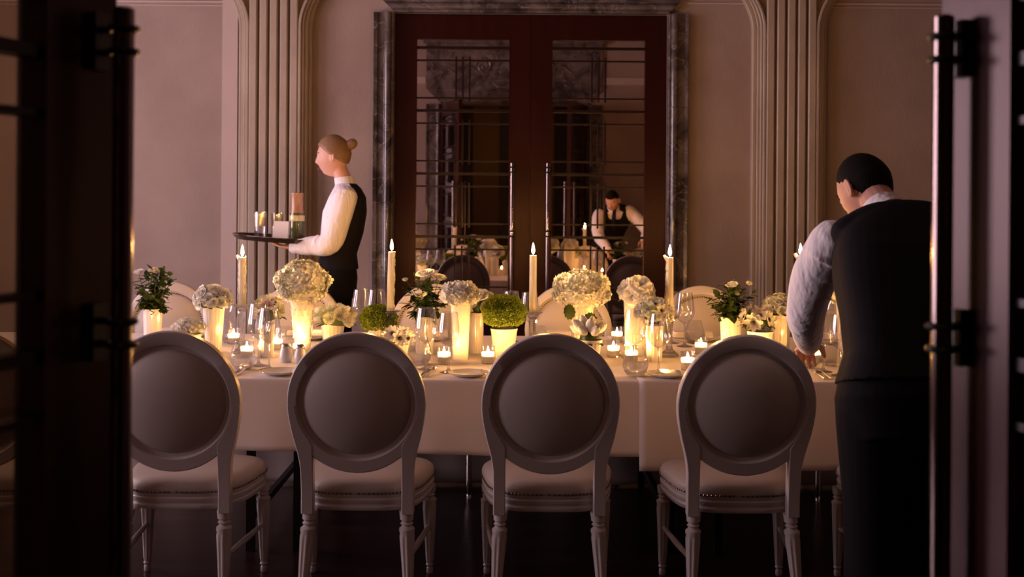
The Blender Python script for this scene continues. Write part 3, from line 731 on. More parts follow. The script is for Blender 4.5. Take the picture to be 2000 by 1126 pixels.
# ------------------------------------------------------------------ petals and blooms
def rose_mesh(mb, s, open_=1.0, seed=1):
    r = random.Random(seed)
    for k, (n, rad, h, fl, wd) in enumerate([(2, 0.16, 0.95, 0.0, 1.5), (3, 0.28, 0.98, 0.03, 1.1), (4, 0.42, 0.96, 0.12, 0.95), (5, 0.58, 0.88, 0.30, 0.85), (5, 0.72, 0.74, 0.52, 0.85)]):
        for i in range(n):
            a0 = 2*PI*i/n + k*0.7 + r.uniform(-0.1, 0.1); nu, nv = 5, 5; vs = []; fs = []
            hh = h*r.uniform(0.93, 1.05); f2 = fl*open_*r.uniform(0.8, 1.2)
            for v in range(nv):
                t = v/(nv-1)
                for u in range(nu):
                    q = -1 + 2*u/(nu-1)
                    R_ = rad*(0.35 + 0.75*math.sin(min(t*1.25, 1.0)*PI*0.55)) + f2*t**3
                    R_ *= (1 - 0.06*abs(q)*(t > 0.6))
                    a = a0 + q*wd*(0.45 + 0.55*math.sin(min(1, t*1.3)*PI*0.5))
                    z = hh*t*(1 - 0.20*q*q*t) - (0.18*fl*open_ if t > 0.95 else 0)
                    vs.append((s*R_*math.cos(a), s*R_*math.sin(a), s*z*0.95))
            for v in range(nv-1):
                for u in range(nu-1):
                    i0 = v*nu+u; fs.append((i0, i0+1, i0+1+nu, i0+nu))
            mb.add(vs, fs)
    return mb
def ruffle_mesh(mb, s, seed=1):
    r = random.Random(seed)
    for k, (n, rad, tilt) in enumerate([(5, 0.35, 0.25), (7, 0.62, 0.7), (8, 0.9, 1.15)]):
        for i in range(n):
            a0 = 2*PI*i/n + k*0.5; vs = []; fs = []
            for v in range(4):
                t = v/3
                for u in range(6):
                    q = -1 + 2*u/5; wv = 0.10*math.sin(u*2.6+i+k)*t
                    rr_ = rad*t*math.sin(tilt) + 0.08 + wv*0.5; a = a0 + q*(0.55)*(0.3+0.7*t)
                    vs.append((s*rr_*math.cos(a), s*rr_*math.sin(a), s*(0.1 + t*0.8*math.cos(tilt) + wv + r.uniform(-0.02, 0.02))))
            for v in range(3):
                for u in range(5):
                    i0 = v*6+u; fs.append((i0, i0+1, i0+7, i0+6))
            mb.add(vs, fs)
    return mb
def anemone_petals(mb, s, cup=0.35, seed=1, n=8):
    r = random.Random(seed)
    for i in range(n):
        a0 = 2*PI*i/n + r.uniform(-0.08, 0.08); c = cup*(1 + (0.35 if i % 2 else 0)); vs = []; fs = []
        for v in range(5):
            t = v/4; wdt = 0.30*math.sin(PI*(0.12 + 0.80*t))**0.7
            for u in range(5):
                q = -1 + 2*u/4; l = 0.1 + 0.9*t
                x, y = l, q*wdt; z = c*t*t*0.8 + 0.07*q*q + (0.05*math.sin(u*2+i) if v == 4 else 0) + (0.02 if i % 2 else 0)
                vs.append((s*(x*math.cos(a0)-y*math.sin(a0)), s*(x*math.sin(a0)+y*math.cos(a0)), s*z))
        for v in range(4):
            for u in range(4):
                i0 = v*5+u; fs.append((i0, i0+1, i0+6, i0+5))
        mb.add(vs, fs)
    return mb
def anemone_eye(mb, s):
    mb.sphere((0, 0, 0.10*s), (0.17*s, 0.17*s, 0.11*s), 10, 6)
    for i in range(24):
        a = 2*PI*i/24; R_ = (0.27 + 0.05*(i % 2))*s
        mb.tube([(0.1*s*math.cos(a), 0.1*s*math.sin(a), 0.05*s), (R_*math.cos(a), R_*math.sin(a), 0.13*s)], 0.012*s, 4)
        mb.sphere((R_*math.cos(a), R_*math.sin(a), 0.14*s), 0.028*s, 5, 4)
    return mb
def gardenia_mesh(mb, s):
    for k, (n, L, cup, wd) in enumerate([(6, 1.0, 0.05, 0.62), (6, 0.80, 0.45, 0.55), (5, 0.58, 1.0, 0.50), (3, 0.36, 1.7, 0.45)]):
        for i in range(n):
            a0 = 2*PI*i/n + k*0.55; vs = []; fs = []
            for v in range(6):
                t = v/5; w_ = wd*L*math.sin(PI*(0.10+0.78*t))**0.7
                for u in range(5):
                    q = -1+2*u/4; x = L*(0.05+0.95*t); y = q*w_; z = cup*L*t*(1-0.35*t) + 0.08*(1-q*q)*L - (0.22*L*t**3 if k == 0 else 0.0)
                    vs.append((s*(x*math.cos(a0)-y*math.sin(a0)), s*(x*math.sin(a0)+y*math.cos(a0)), s*z))
            for v in range(5):
                for u in range(4):
                    i0 = v*5+u; fs.append((i0, i0+1, i0+6, i0+5))
            mb.add(vs, fs)
    return mb
def tulip_mesh(mb, s, seed=1):
    for k in range(2):
        for i in range(3):
            a0 = 2*PI*i/3 + k*PI/3; vs = []; fs = []
            for v in range(6):
                t = v/5; R_ = (0.36+0.03*(1-k))*math.sin(PI*(0.12+0.84*t))**0.75 + 0.02; z = 1.25*t
                wd = 1.05*math.sin(PI*(0.15+0.80*t))**0.6 if v < 5 else 0.25
                for u in range(5):
                    q = -1+2*u/4; a = a0 + q*wd; vs.append((s*R_*math.cos(a), s*R_*math.sin(a), s*(z - 0.05*q*q)))
            for v in range(5):
                for u in range(4):
                    i0 = v*5+u; fs.append((i0, i0+1, i0+6, i0+5))
            mb.add(vs, fs)
    return mb
ROSE = [rose_mesh(MB(), 1.0, o_, k).mesh('rose', 'petal') for k, o_ in enumerate((1.0, 1.15, 0.8))]
BUD = rose_mesh(MB(), 1.0, 0.18, 9).mesh('rosebud', 'petalgreen')
RUF = [ruffle_mesh(MB(), 1.0, k).mesh('bloom', 'petal') for k in range(3)]
RUFG = ruffle_mesh(MB(), 1.0, 5).mesh('bloom', 'petalgreen')
ANE = {k: anemone_petals(MB(), 1.0, 0.35, 2).mesh('anemone', k) for k in ('petal', 'petalblush', 'petalgrey')}
AEYE = anemone_eye(MB(), 1.0).mesh('flower_centre', 'blackcentre')
GAR = gardenia_mesh(MB(), 1.0).mesh('gardenia', 'petal')
TUL = tulip_mesh(MB(), 1.0).mesh('tulip', 'petal')
def leafmesh():
    vs = []; fs = []; n = 6
    for v in range(n+1):
        t = v/n; wd = 0.36*math.sin(PI*min(1, t*0.96+0.03))**0.8*(1.15-0.35*t)
        for u in (-1, 0, 1): vs.append((u*wd, t, -0.10*t*t + (0.06 if u else 0.0) + 0.015*math.sin(v*2.1+u)))
    for v in range(n):
        for u in range(2): i0 = v*3+u; fs.append((i0, i0+1, i0+4, i0+3))
    return MB().add(vs, fs).mesh('leaf', 'leaf')
LEAF = leafmesh()
def toothed():
    b = MB(); pts = []
    for i in range(24):
        a = 2*PI*i/24; R_ = 0.5*(1 + (0.10 if i % 2 else -0.05))*(1.05 - 0.25*math.cos(a-PI)); pts.append((R_*0.8*math.cos(a+PI/2), 0.5+R_*math.sin(a+PI/2), 0.04*math.cos(3*a)))
    b.add(pts + [(0, 0.5, -0.03)], [(i, (i+1) % 24, 24) for i in range(24)]); return b.mesh('leaf', 'leaf')
LEAFT = toothed()
def orient(o, loc, dirv, s, spin=0.0):
    q = Vector(dirv).to_track_quat('Z', 'Y'); o.rotation_mode = 'QUATERNION'
    from mathutils import Quaternion
    o.rotation_quaternion = q @ Quaternion((0, 0, 1), spin); o.location = loc; o.scale = (s, s, s)
def fib(n, zmin, zmax=1.0):
    out = []
    for i in range(n):
        z = zmax - (zmax-zmin)*(i+0.5)/n; r = math.sqrt(max(0, 1-z*z)); a = i*2.39996
        out.append(Vector((r*math.cos(a), r*math.sin(a), z)))
    return out
def core(root, c, rx, rz, m='stem'):
    MB().sphere((0, 0, c), (rx, rx, rz), 16, 10).build('foliage_core', m, root)
def blooms(px, d, zc, rx, rz, n, size, kinds, lb, cat='flowers', zmin=-0.25, cc='stem', leaves=6, name='bouquet', seed=1):
    b0 = T(px, d); r = random.Random(seed)
    o = empty(name, (b0.x, b0.y, b0.z + zc), 0, lb, cat, 'flower arrangements in the white vases')
    core(o, 0, rx*0.72, rz*0.72, cc)
    for i, v in enumerate(fib(n, zmin)):
        k = kinds[i % len(kinds)]; p = Vector((v.x*rx*0.80, v.y*rx*0.80, v.z*rz*0.80)) + Vector([r.uniform(-0.004, 0.004) for _ in range(3)])
        dv = Vector((v.x/rx, v.y/rx, v.z/rz)) if False else v + Vector([r.uniform(-0.2, 0.2) for _ in range(3)])
        s = size*r.uniform(0.85, 1.12)
        if isinstance(k, tuple):
            f = link('anemone', ANE[k[0]], o); orient(f, p, dv, s, r.uniform(0, 6))
            link('flower_centre', AEYE, f)
        else:
            f = link(k.name.split('.')[0], k, o); orient(f, p, dv, s, r.uniform(0, 6))
    for i in range(leaves):
        a = r.uniform(0, 6.28); p = (rx*0.75*math.cos(a), rx*0.75*math.sin(a), -rz*0.35)
        f = link('leaf', LEAF, o); orient(f, p, (math.cos(a)*0.3, math.sin(a)*0.3, 1), r.uniform(0.025, 0.04), r.uniform(0, 6))
    return o
def hydrangea(px, d, zc, rx, rz, n, lb, m='petal', m2='petalgreen', seed=1, lump=0.06, fs=0.0175, leafs=()):
    b0 = T(px, d); r = random.Random(seed)
    o = empty('hydrangea', (b0.x, b0.y, b0.z+zc), 0, lb, 'flowers', 'flower arrangements in the white vases')
    core(o, 0, rx*0.86, rz*0.86, 'petalgreen')
    ph = [r.uniform(0, 6.28) for _ in range(3)]
    for mat, sel in ((m, 0), (m2, 1)):
        b = MB()
        for i, v in enumerate(fib(n, -0.82)):
            if (r.random() < 0.22) != bool(sel): continue
            k = 1 + lump*math.sin(5*v.x+ph[0])*math.sin(6*v.y+ph[1]) + lump*math.sin(7*v.z+ph[2]) + r.uniform(-0.03, 0.03)
            c = Vector((v.x*rx, v.y*rx, v.z*rz))*k
            nv = (v + Vector([r.uniform(-0.35, 0.35) for _ in range(3)])*1.3).normalized()
            q = nv.to_track_quat('Z', 'Y').to_matrix(); a0 = r.uniform(0, 6.28); s = fs*r.uniform(0.8, 1.2)
            for j in range(4):
                a = a0 + j*PI/2; ca, sa = math.cos(a), math.sin(a)
                def w2(l, t, z): return c + q @ Vector((s*(l*ca - t*sa), s*(l*sa + t*ca), s*z))
                b.add([w2(0.05, 0, -0.1), w2(0.55, 0.48, 0.18), w2(0.6, 0, 0.02), w2(0.55, -0.48, 0.18), w2(1.05, 0.28, 0.30), w2(1.1, -0.28, 0.30)],
                      [(0, 2, 1), (0, 3, 2), (2, 5, 4), (2, 4, 1), (2, 3, 5)])
        tag(b.build('florets', mat, o), None, None, None, 'stuff')
    for (lx, lz, s) in leafs:
        f = link('leaf', LEAFT, o); f.location = (lx, -rx*0.80, lz); f.rotation_euler = (math.radians(-75), math.radians(10), 0.2); f.scale = (s,)*3
        f.rotation_euler = (math.radians(-100), 0, 0.3)
    return o
def greenball(px, d, zc, rx, rz, n, lb, seed=3):
    b0 = T(px, d); r = random.Random(seed)
    o = empty('green_bloom', (b0.x, b0.y, b0.z+zc), 0, lb, 'flowers', 'flower arrangements in the white vases')
    core(o, 0, rx*0.90, rz*0.90, 'leaf')
    b = MB()
    for v in fib(n, -0.75):
        k = 1 + 0.035*math.sin(11*v.x)*math.sin(12*v.y) + 0.03*math.sin(10*v.z) + r.uniform(-0.04, 0.03)
        c = Vector((v.x*rx, v.y*rx, v.z*rz))*k; s = 0.0052*r.uniform(0.7, 1.3)
        for j in range(3):
            d1 = (v*1.2 + Vector([r.uniform(-1, 1) for _ in range(3)])).normalized(); d2 = d1.cross(Vector((r.uniform(-1,1), r.uniform(-1,1), r.uniform(-1,1)))).normalized()
            b.add([c, c + d1*s + d2*s*0.7, c + d1*s*1.6, c + d1*s - d2*s*0.7], [(0, 1, 2, 3)])
    tag(b.build('florets', 'greenball', o), None, None, None, 'stuff')
    return o
def potted(px, d, ph, rt, rb, fol, bls, lb, seed):
    """fol = (left px, right px, top py); bls = (px, py, size, bud?)"""
    b0 = T(px, d); ppm = F/d; r = random.Random(seed)
    o = empty('potted_rose', b0, 0, lb, 'potted plant', 'potted rose bushes on the table')
    def rad(t): return rb+(rt-rb)*t**1.3
    b = MB(); b.lathe([(rb*0.96, 0)] + [(rad(i/8), 0.004+(ph-0.01)*i/8) for i in range(9)], 96, (16, 0.014), True, False)
    b.lathe([(rt, ph-0.012), (rt*1.04, ph-0.008), (rt*1.04, ph), (rt*0.95, ph), (rt*0.92, ph-0.03)], 48, None, False, False); b.build('pot', 'milk', o)
    MB().lathe([(rt*0.93, ph-0.022), (0.0005, ph-0.012)], 32).build('soil', 'soil', o)
    xl, xr = (fol[0]-px)/ppm, (fol[1]-px)/ppm; zt = P(px, fol[2], d).z - b0.z
    cx = (xl+xr)/2; hw = (xr-xl)/2; cz = (ph + zt)/2; hz = (zt-ph)/2*1.12
    stems = MB(); tips = []
    for (bx, by, s, bud) in bls:
        q = P(bx, by, d); tips.append((Vector((q.x-b0.x, r.uniform(-0.03, 0.03), q.z-b0.z)), True))
    for i in range(31):
        a = r.uniform(0, 6.28); u = r.uniform(0.35, 1)**0.6; z = r.uniform(-0.95, 0.95)
        e = math.sqrt(max(0.1, 1-z*z)); tips.append((Vector((cx+hw*0.88*u*e*math.cos(a), hw*0.80*u*e*math.sin(a), cz+hz*z)), False))
    leaves = []
    for (t, bl) in tips:
        s0 = Vector((r.uniform(-1, 1)*rt*0.4, r.uniform(-1, 1)*rt*0.4, ph-0.02)); mid = (s0+t)/2 + Vector((r.uniform(-.01,.01), r.uniform(-.01,.01), 0.015))
        stems.tube([s0, mid, t], [0.0018, 0.0015, 0.0012], 5)
        for k in range(7 if bl else 9):
            u = 0.30 + 0.68*k/8; u = min(u, 0.80 if bl else 1.0)
            p = s0.lerp(mid, min(1, u*2)) if u < 0.5 else mid.lerp(t, (u-0.5)*2)
            dv = Vector((r.uniform(-1, 1), r.uniform(-1, 1), r.uniform(-0.5, 0.6))) + (p-Vector((cx, 0, cz)))*6
            leaves.append((p, dv.normalized(), r.uniform(0.030, 0.052)))
    for (p, dv, s) in leaves[:290]:
        f = link('leaf', LEAF, o); f.rotation_mode = 'QUATERNION'; f.rotation_quaternion = dv.to_track_quat('Y', 'Z'); f.location = p; f.scale = (s,)*3
    stems.build('stems', 'stem', o)
    for (t, _), (bx, by, s, bud) in zip(tips, bls):
        f = link('rosebud' if bud else 'rose', BUD if bud else ROSE[r.randrange(3)], o); orient(f, t - Vector((0, 0, s*0.5)), (r.uniform(-0.25, 0.25), -0.35, 1), s, r.uniform(0, 6))
    return o

potted(298, 5.20, 0.170, 0.047, 0.040, (262, 346, 527), [(299, 527, 0.024, 0), (270, 530, 0.024, 0), (306, 556, 0.012, 1)], 'potted rose bush with one white bloom beside the left door handle', 11)
vase(417, 4.90, 0.212, 0.049, 0.036, 'flared ribbed vase holding small white roses, left of the first taper')
blooms(415, 4.90, 0.240, 0.090, 0.068, 60, 0.021, [ROSE[0], RUF[0], ROSE[1], RUF[1]], 'dome of small ruffled white roses in the left flared vase', leaves=10, seed=4)
vase(367, 4.78, 0.100, 0.058, 0.045, 'low bowl vase behind the leftmost chair top')
blooms(367, 4.78, 0.118, 0.080, 0.044, 38, 0.021, RUF, 'low cluster of ruffled white blooms peeking over the leftmost chair', zmin=0.0, leaves=3, seed=5)
vase(521, 4.76, 0.150, 0.034, 0.030, 'small slim vase glowing behind the left wine glasses')
blooms(524, 4.76, 0.205, 0.068, 0.062, 8, 0.040, [('petal',), RUFG, ('petalblush',), ('petal',)], 'cream and blush anemones above the left wine glasses', zmin=-0.3, cc='leaf', leaves=22, seed=9)
vase(590, 4.95, 0.250, 0.058, 0.038, 'tall hobnail vase holding a domed hydrangea', 18, 'hobnail')
hydrangea(589, 4.95, 0.323, 0.120, 0.090, 560, 'large domed cream hydrangea in the hobnail vase, before the waitress', seed=2)
vase(650, 5.10, 0.115, 0.056, 0.044, 'small pot vase beneath the greenish lisianthus, over the second chair')
blooms(654, 5.10, 0.135, 0.100, 0.058, 20, 0.040, [RUFG, TUL, RUF[1], RUFG], 'loose greenish white lisianthus in a small vase above the second chair', zmin=0.05, leaves=10, seed=12)
vase(741, 5.00, 0.118, 0.057, 0.045, 'small vase under the pale green bloom by the second taper')
greenball(739, 5.00, 0.150, 0.084, 0.062, 1500, 'smaller lime green bloom left of the second taper candle', 5)
vase(778, 4.72, 0.078, 0.050, 0.042, 'low vase with black-eyed anemones over the second chair back')
o_an = empty('bouquet', T(778, 4.72) + Vector((0, 0, 0.10)), 0, 'white anemones with black centres over the second chair back', 'flowers', 'flower arrangements in the white vases')
core(o_an, -0.01, 0.045, 0.03, 'leaf')
for (ax, ay, az, dv, s) in [(-0.025, -0.03, 0.018, (-0.1, -1, 0.35), 0.036), (0.010, -0.045, 0.000, (0.15, -1, 0.15), 0.036), (0.045, -0.02, -0.004, (0.7, -0.8, 0.2), 0.034), (-0.045, 0.03, 0.01, (-0.6, 0.5, 0.8), 0.034), (0.02, 0.04, 0.02, (0.2, 0.5, 0.9), 0.034)]:
    f = link('anemone', ANE['petal'], o_an); orient(f, (ax, ay, az), dv, s, 0.3); link('flower_centre', AEYE, f)
potted(829, 4.87, 0.178, 0.052, 0.040, (774, 880, 548), [(832, 532, 0.033, 0), (858, 541, 0.028, 0), (791, 545, 0.017, 1), (837, 563, 0.016, 1), (815, 575, 0.014, 1)], 'potted rose bush with four cream blooms right of the second taper', 21)
vase(899, 4.73, 0.248, 0.044, 0.035, 'tall ribbed vase with a white hydrangea in the table middle')
hydrangea(898, 4.73, 0.292, 0.080, 0.050, 280, 'small white hydrangea in the tall ribbed middle vase', 'petal', 'petalgrey', seed=6, fs=0.017)
vase(930, 4.94, 0.190, 0.034, 0.032, 'slim ribbed vase just behind the tall middle vase')
blooms(936, 4.94, 0.225, 0.055, 0.052, 13, 0.032, [ROSE[0], RUF[2], ROSE[1]], 'few cream roses behind the middle hydrangea, left of the lime green ball', leaves=8, seed=15)
vase(984, 4.80, 0.133, 0.060, 0.047, 'flared vase under the large lime green ball')
greenball(984, 4.80, 0.205, 0.094, 0.074, 2300, 'large round lime green bloom left of the third taper candle', 8)
vase(1135, 4.95, 0.226, 0.058, 0.040, 'broad tall vase below the biggest round hydrangea')
hydrangea(1134, 4.95, 0.300, 0.128, 0.088, 640, 'biggest round cream hydrangea with two dark green leaves below it', 'petal', 'petalgreen', seed=7, fs=0.0165, leafs=[(-0.062, -0.055, 0.065), (0.035, -0.090, 0.085)])
vase(1152, 4.62, 0.108, 0.052, 0.040, 'small pot vase of tulips before the big hydrangea')
blooms(1151, 4.62, 0.112, 0.060, 0.050, 12, 0.050, [TUL], 'tight white tulips with green bases in front of the big hydrangea vase', zmin=0.45, cc='leaf', leaves=14, seed=18)
vase(1241, 4.86, 0.268, 0.056, 0.046, 'tall ribbed vase holding broad white gardenias')
blooms(1245, 4.86, 0.285, 0.078, 0.068, 8, 0.056, [GAR], 'broad petalled white gardenias in the tall vase left of the fourth taper', zmin=0.0, leaves=8, seed=22)
vase(1278, 4.70, 0.160, 0.040, 0.034, 'slim vase under the greyish anemones behind the wine glasses')
blooms(1275, 4.70, 0.215, 0.082, 0.058, 22, 0.034, [('petalgrey',), RUF[0], ('petal',), RUFG], 'greyish white anemone cluster left of the fourth taper candle', zmin=-0.45, cc='petalgreen', leaves=4, seed=24)
potted(1427, 5.00, 0.168, 0.051, 0.044, (1378, 1484, 560), [(1428, 554, 0.025, 0), (1437, 571, 0.019, 1), (1462, 552, 0.019, 1)], 'potted rose bush with three cream buds above the right near chair', 31)
vase(1484, 4.86, 0.118, 0.058, 0.048, 'low ribbed bowl vase of blush anemones over the right chair')
blooms(1476, 4.86, 0.165, 0.078, 0.058, 9, 0.040, [('petalblush',), ('petal',), ('petal',)], 'blush and cream anemones with dark centres over the right near chair', zmin=-0.2, cc='leaf', leaves=30, seed=29)
vase(1524, 4.98, 0.182, 0.048, 0.040, 'ribbed vase half hidden by the waiter sleeve')
blooms(1520, 4.98, 0.215, 0.076, 0.062, 42, 0.020, [ROSE[0], RUF[0], RUFG], 'cluster of small cream roses beside the waiter sleeve', leaves=8, seed=33)
vase(1655, 5.05, 0.24, 0.055, 0.042, 'tall vase behind the waiter torso')
hydrangea(1655, 5.05, 0.31, 0.10, 0.085, 420, 'cream hydrangea mostly hidden behind the waiter torso', seed=40)

# ------------------------------------------------------------------ shakers, plates, cutlery, napkins
def make_shaker():
    o = empty('shaker'); tag(o, None, 'shaker')
    MB().lathe([(0.0005,0),(0.025,0),(0.0275,0.006),(0.0275,0.022),(0.0245,0.042),(0.0195,0.058),(0.0185,0.064)], 32).build('body', 'porcelain', o)
    MB().lathe([(0.0195,0.063),(0.0205,0.066),(0.0195,0.074),(0.014,0.080),(0.0005,0.082)], 28).build('cap', 'cap', o); return o
shk = Stock(make_shaker)
shk.put(T(558, 4.62), 0, 'white porcelain shaker with metal cap, in full view right of the wine glasses', 'salt and pepper shakers')
shk.put(T(586, 4.60), 0, 'white porcelain shaker partly hidden by the second near chair', 'salt and pepper shakers')
def make_bread():
    o = empty('bread_plate'); tag(o, None, 'plate')
    MB().lathe([(0.0005,0.002),(0.052,0.001),(0.060,0.004),(0.082,0.012),(0.084,0.0135),(0.082,0.0145),(0.060,0.007),(0.050,0.0045),(0.0005,0.0045)], 48).build('dish', 'porcelain', o)
    b = MB(); b.tube([(-0.083*math.cos(2*PI*i/48), -0.083*math.sin(2*PI*i/48), 0.0145) for i in range(49)], 0.0012, 5, cap=False); b.build('silver_rim', 'silver', o)
    return o
brd = Stock(make_bread)
def butter_knife():
    o = empty('butter_knife'); tag(o, None, 'knife')
    MB().box(-0.004, 0.004, -0.075, 0.0, 0, 0.003).build('handle', 'silver', o)
    MB().rings([[(-0.004,0,0),(0.004,0,0),(0.004,0,0.0018),(-0.004,0,0.0018)],[(-0.006,0.02,0),(0.007,0.02,0),(0.007,0.02,0.0016),(-0.006,0.02,0.0016)],[(-0.004,0.065,0),(0.008,0.06,0),(0.008,0.06,0.0014),(-0.004,0.065,0.0014)]]).build('blade', 'silver', o)
    return o
bk = Stock(butter_knife)
for (px, d, lb) in [(548, 4.285, 'left of the second near chair'), (915, 4.28, 'between the two middle near chairs'), (1302, 4.275, 'by the tablecloth seam')]:
    p = T(px, d); brd.put(p, 0, 'small round bread plate with a silver rim ' + lb, 'bread plates along the near edge')
    bk.put(p + Vector((0.055, 0.0, 0.0155)), 0.05, 'silver butter knife laid on the bread plate ' + lb, 'butter knives on the bread plates')
def make_fork():
    o = empty('dinner_knife'); tag(o, None, 'knife')
    MB().tube([(0,-0.11,0.004),(0,-0.06,0.005),(0,0.0,0.004)], [0.006,0.0055,0.004], 8).build('handle', 'silver', o)
    MB().rings([[(-0.004,0.0,0.002),(0.004,0.0,0.002),(0.004,0.0,0.0045),(-0.004,0.0,0.0045)],[(-0.009,0.03,0.002),(0.008,0.03,0.002),(0.008,0.03,0.0036),(-0.009,0.03,0.0036)],[(-0.002,0.115,0.002),(0.009,0.10,0.002),(0.009,0.10,0.003),(-0.002,0.115,0.003)]]).build('blade', 'silver', o)
    return o
def make_spoon():
    o = empty('spoon'); tag(o, None, 'spoon')
    MB().tube([(0,-0.11,0.003),(0,-0.04,0.006),(0,0.045,0.010)], [0.0055,0.0035,0.003], 8).build('handle', 'silver', o)
    MB().sphere((0,0.075,0.010), (0.019,0.031,0.0055), 14, 8).build('bowl', 'silver', o); return o
kn, spn = Stock(make_fork), Stock(make_spoon)
for (px, lb) in [(463, 'just right of the leftmost near chair'), (829, 'just right of the second near chair'), (1598, 'near the waiter right of the right near chair')]:
    p = T(px, 4.335); kn.put(p, -0.04, 'silver dinner knife ' + lb, 'cutlery at the near settings')
    spn.put(p + Vector((0.026, 0, 0.0)), -0.03, 'silver spoon beside the dinner knife ' + lb, 'cutlery at the near settings')
def make_setting():
    o = empty('dinner_plate'); tag(o, None, 'plate')
    MB().lathe([(0.0005,0.002),(0.085,0.001),(0.095,0.005),(0.132,0.017),(0.135,0.0195),(0.132,0.0205),(0.095,0.009),(0.083,0.006),(0.0005,0.006)], 56).build('dish', 'porcelain', o); return o
dp = Stock(make_setting)
def make_napkin():
    o = empty('folded_napkin'); tag(o, None, 'napkin')
    for k in range(3): MB().box(-0.10+0.002*k, 0.10-0.001*k, -0.035, 0.035-0.002*k, k*0.009, k*0.009+0.0085).build('fold', 'linen', o, False)
    return o
npk = Stock(make_napkin)
for (px, lb) in [(352, 'before the far chair behind the left potted rose'), (600, 'before the far chair behind the hobnail vase'), (838, 'before the far chair behind the middle potted rose'), (1088, 'before the far chair behind the big hydrangea'),
                 (1352, 'before the far chair behind the right potted rose'), (1610, 'before the far chair behind the waiter')]:
    p = T(px, 5.42); dp.put(p, 0, 'white dinner plate ' + lb, 'dinner plates on the far side')
    npk.put(p + Vector((0, 0.0, 0.0205)), 0, 'folded white linen napkin on the plate ' + lb, 'napkins on the far side')
# ------------------------------------------------------------------ people
def fuse(mb, voxel, smooth=3, fac=0.5):
    """merge closed shapes into one continuous surface"""
    me = bpy.data.meshes.new('tmp'); me.from_pydata(mb.v, [], mb.f); o = bpy.data.objects.new('tmp', me); COL.objects.link(o)
    md = o.modifiers.new('r', 'REMESH'); md.mode = 'VOXEL'; md.voxel_size = voxel; md.use_smooth_shade = True
    if smooth:
        s = o.modifiers.new('s', 'SMOOTH'); s.factor = fac; s.iterations = smooth
    dg = bpy.context.evaluated_depsgraph_get(); ev = o.evaluated_get(dg)
    out = bpy.data.meshes.new_from_object(ev, depsgraph=dg)
    bpy.data.objects.remove(o); bpy.data.meshes.remove(me); return out
def setmat(me, *ms):
    me.materials.clear()
    for m in ms: me.materials.append(M[m])
    me.polygons.foreach_set('use_smooth', [True]*len(me.polygons)); return me
V3 = Vector
def limb(mb, pts, radii, seg=16, sub=5):
    """smooth tapering limb through joints, rounded ends"""
    pts = [V3(p) for p in pts]; P_, R_ = [], []
    n = len(pts)
    for i in range(n-1):
        p0, p1, p2, p3 = pts[max(i-1, 0)], pts[i], pts[i+1], pts[min(i+2, n-1)]
        for k in range(sub):
            t = k/sub; c = 0.5*((2*p1)+(p2-p0)*t+(2*p0-5*p1+4*p2-p3)*t*t+(3*p1-p0-3*p2+p3)*t**3)
            P_.append(c); R_.append(radii[i]+(radii[i+1]-radii[i])*(3*t*t-2*t**3))
    P_.append(pts[-1]); R_.append(radii[-1])
    d0 = (P_[0]-P_[1]).normalized(); d1 = (P_[-1]-P_[-2]).normalized(); r0, r1 = R_[0], R_[-1]
    pre = [(P_[0]+d0*r0*math.sin(a), r0*math.cos(a)) for a in (1.45, 1.1, 0.6)]
    post = [(P_[-1]+d1*r1*math.sin(a), r1*math.cos(a)) for a in (0.6, 1.1, 1.45)]
    PP = [p for p, _ in pre]+P_+[p for p, _ in post]; RR = [r for _, r in pre]+R_+[r for _, r in post]
    # parallel-transport frames
    rings = []; a = None
    for i in range(len(PP)):
        t = (PP[min(i+1, len(PP)-1)]-PP[max(i-1, 0)]).normalized()
        if a is None:
            a = t.orthogonal().normalized()
        a = (a - t*a.dot(t)).normalized(); b = t.cross(a)
        rings.append([PP[i]+RR[i]*(math.cos(2*PI*k/seg)*a+math.sin(2*PI*k/seg)*b) for k in range(seg)])
    return mb.rings(rings)
def trunk(mb, secs, rt, fw, seg=32, pw=2.5):
    """secs = (centre, half width, half depth front, half depth back)"""
    rt = V3(rt).normalized(); fw = V3(fw).normalized(); rings = []
    # smooth interpolation between sections
    S = []
    for i in range(len(secs)-1):
        for k in range(4):
            t = k/4; t = 3*t*t-2*t**3 if False else t
            a, b = secs[i], secs[i+1]
            S.append((V3(a[0]).lerp(V3(b[0]), t), a[1]+(b[1]-a[1])*t, a[2]+(b[2]-a[2])*t, a[3]+(b[3]-a[3])*t))
    a = secs[-1]; S.append((V3(a[0]), a[1], a[2], a[3]))
    for (c, w_, df, db) in S:
        ring = []
        for k in range(seg):
            q = 2*PI*k/seg; cs, sn = math.cos(q), math.sin(q)
            x = math.copysign(abs(cs)**(2/pw), cs)*w_; y = math.copysign(abs(sn)**(2/pw), sn)*(df if sn > 0 else db)
            ring.append(c + rt*x + fw*y)
        rings.append(ring)
    return mb.rings(rings)
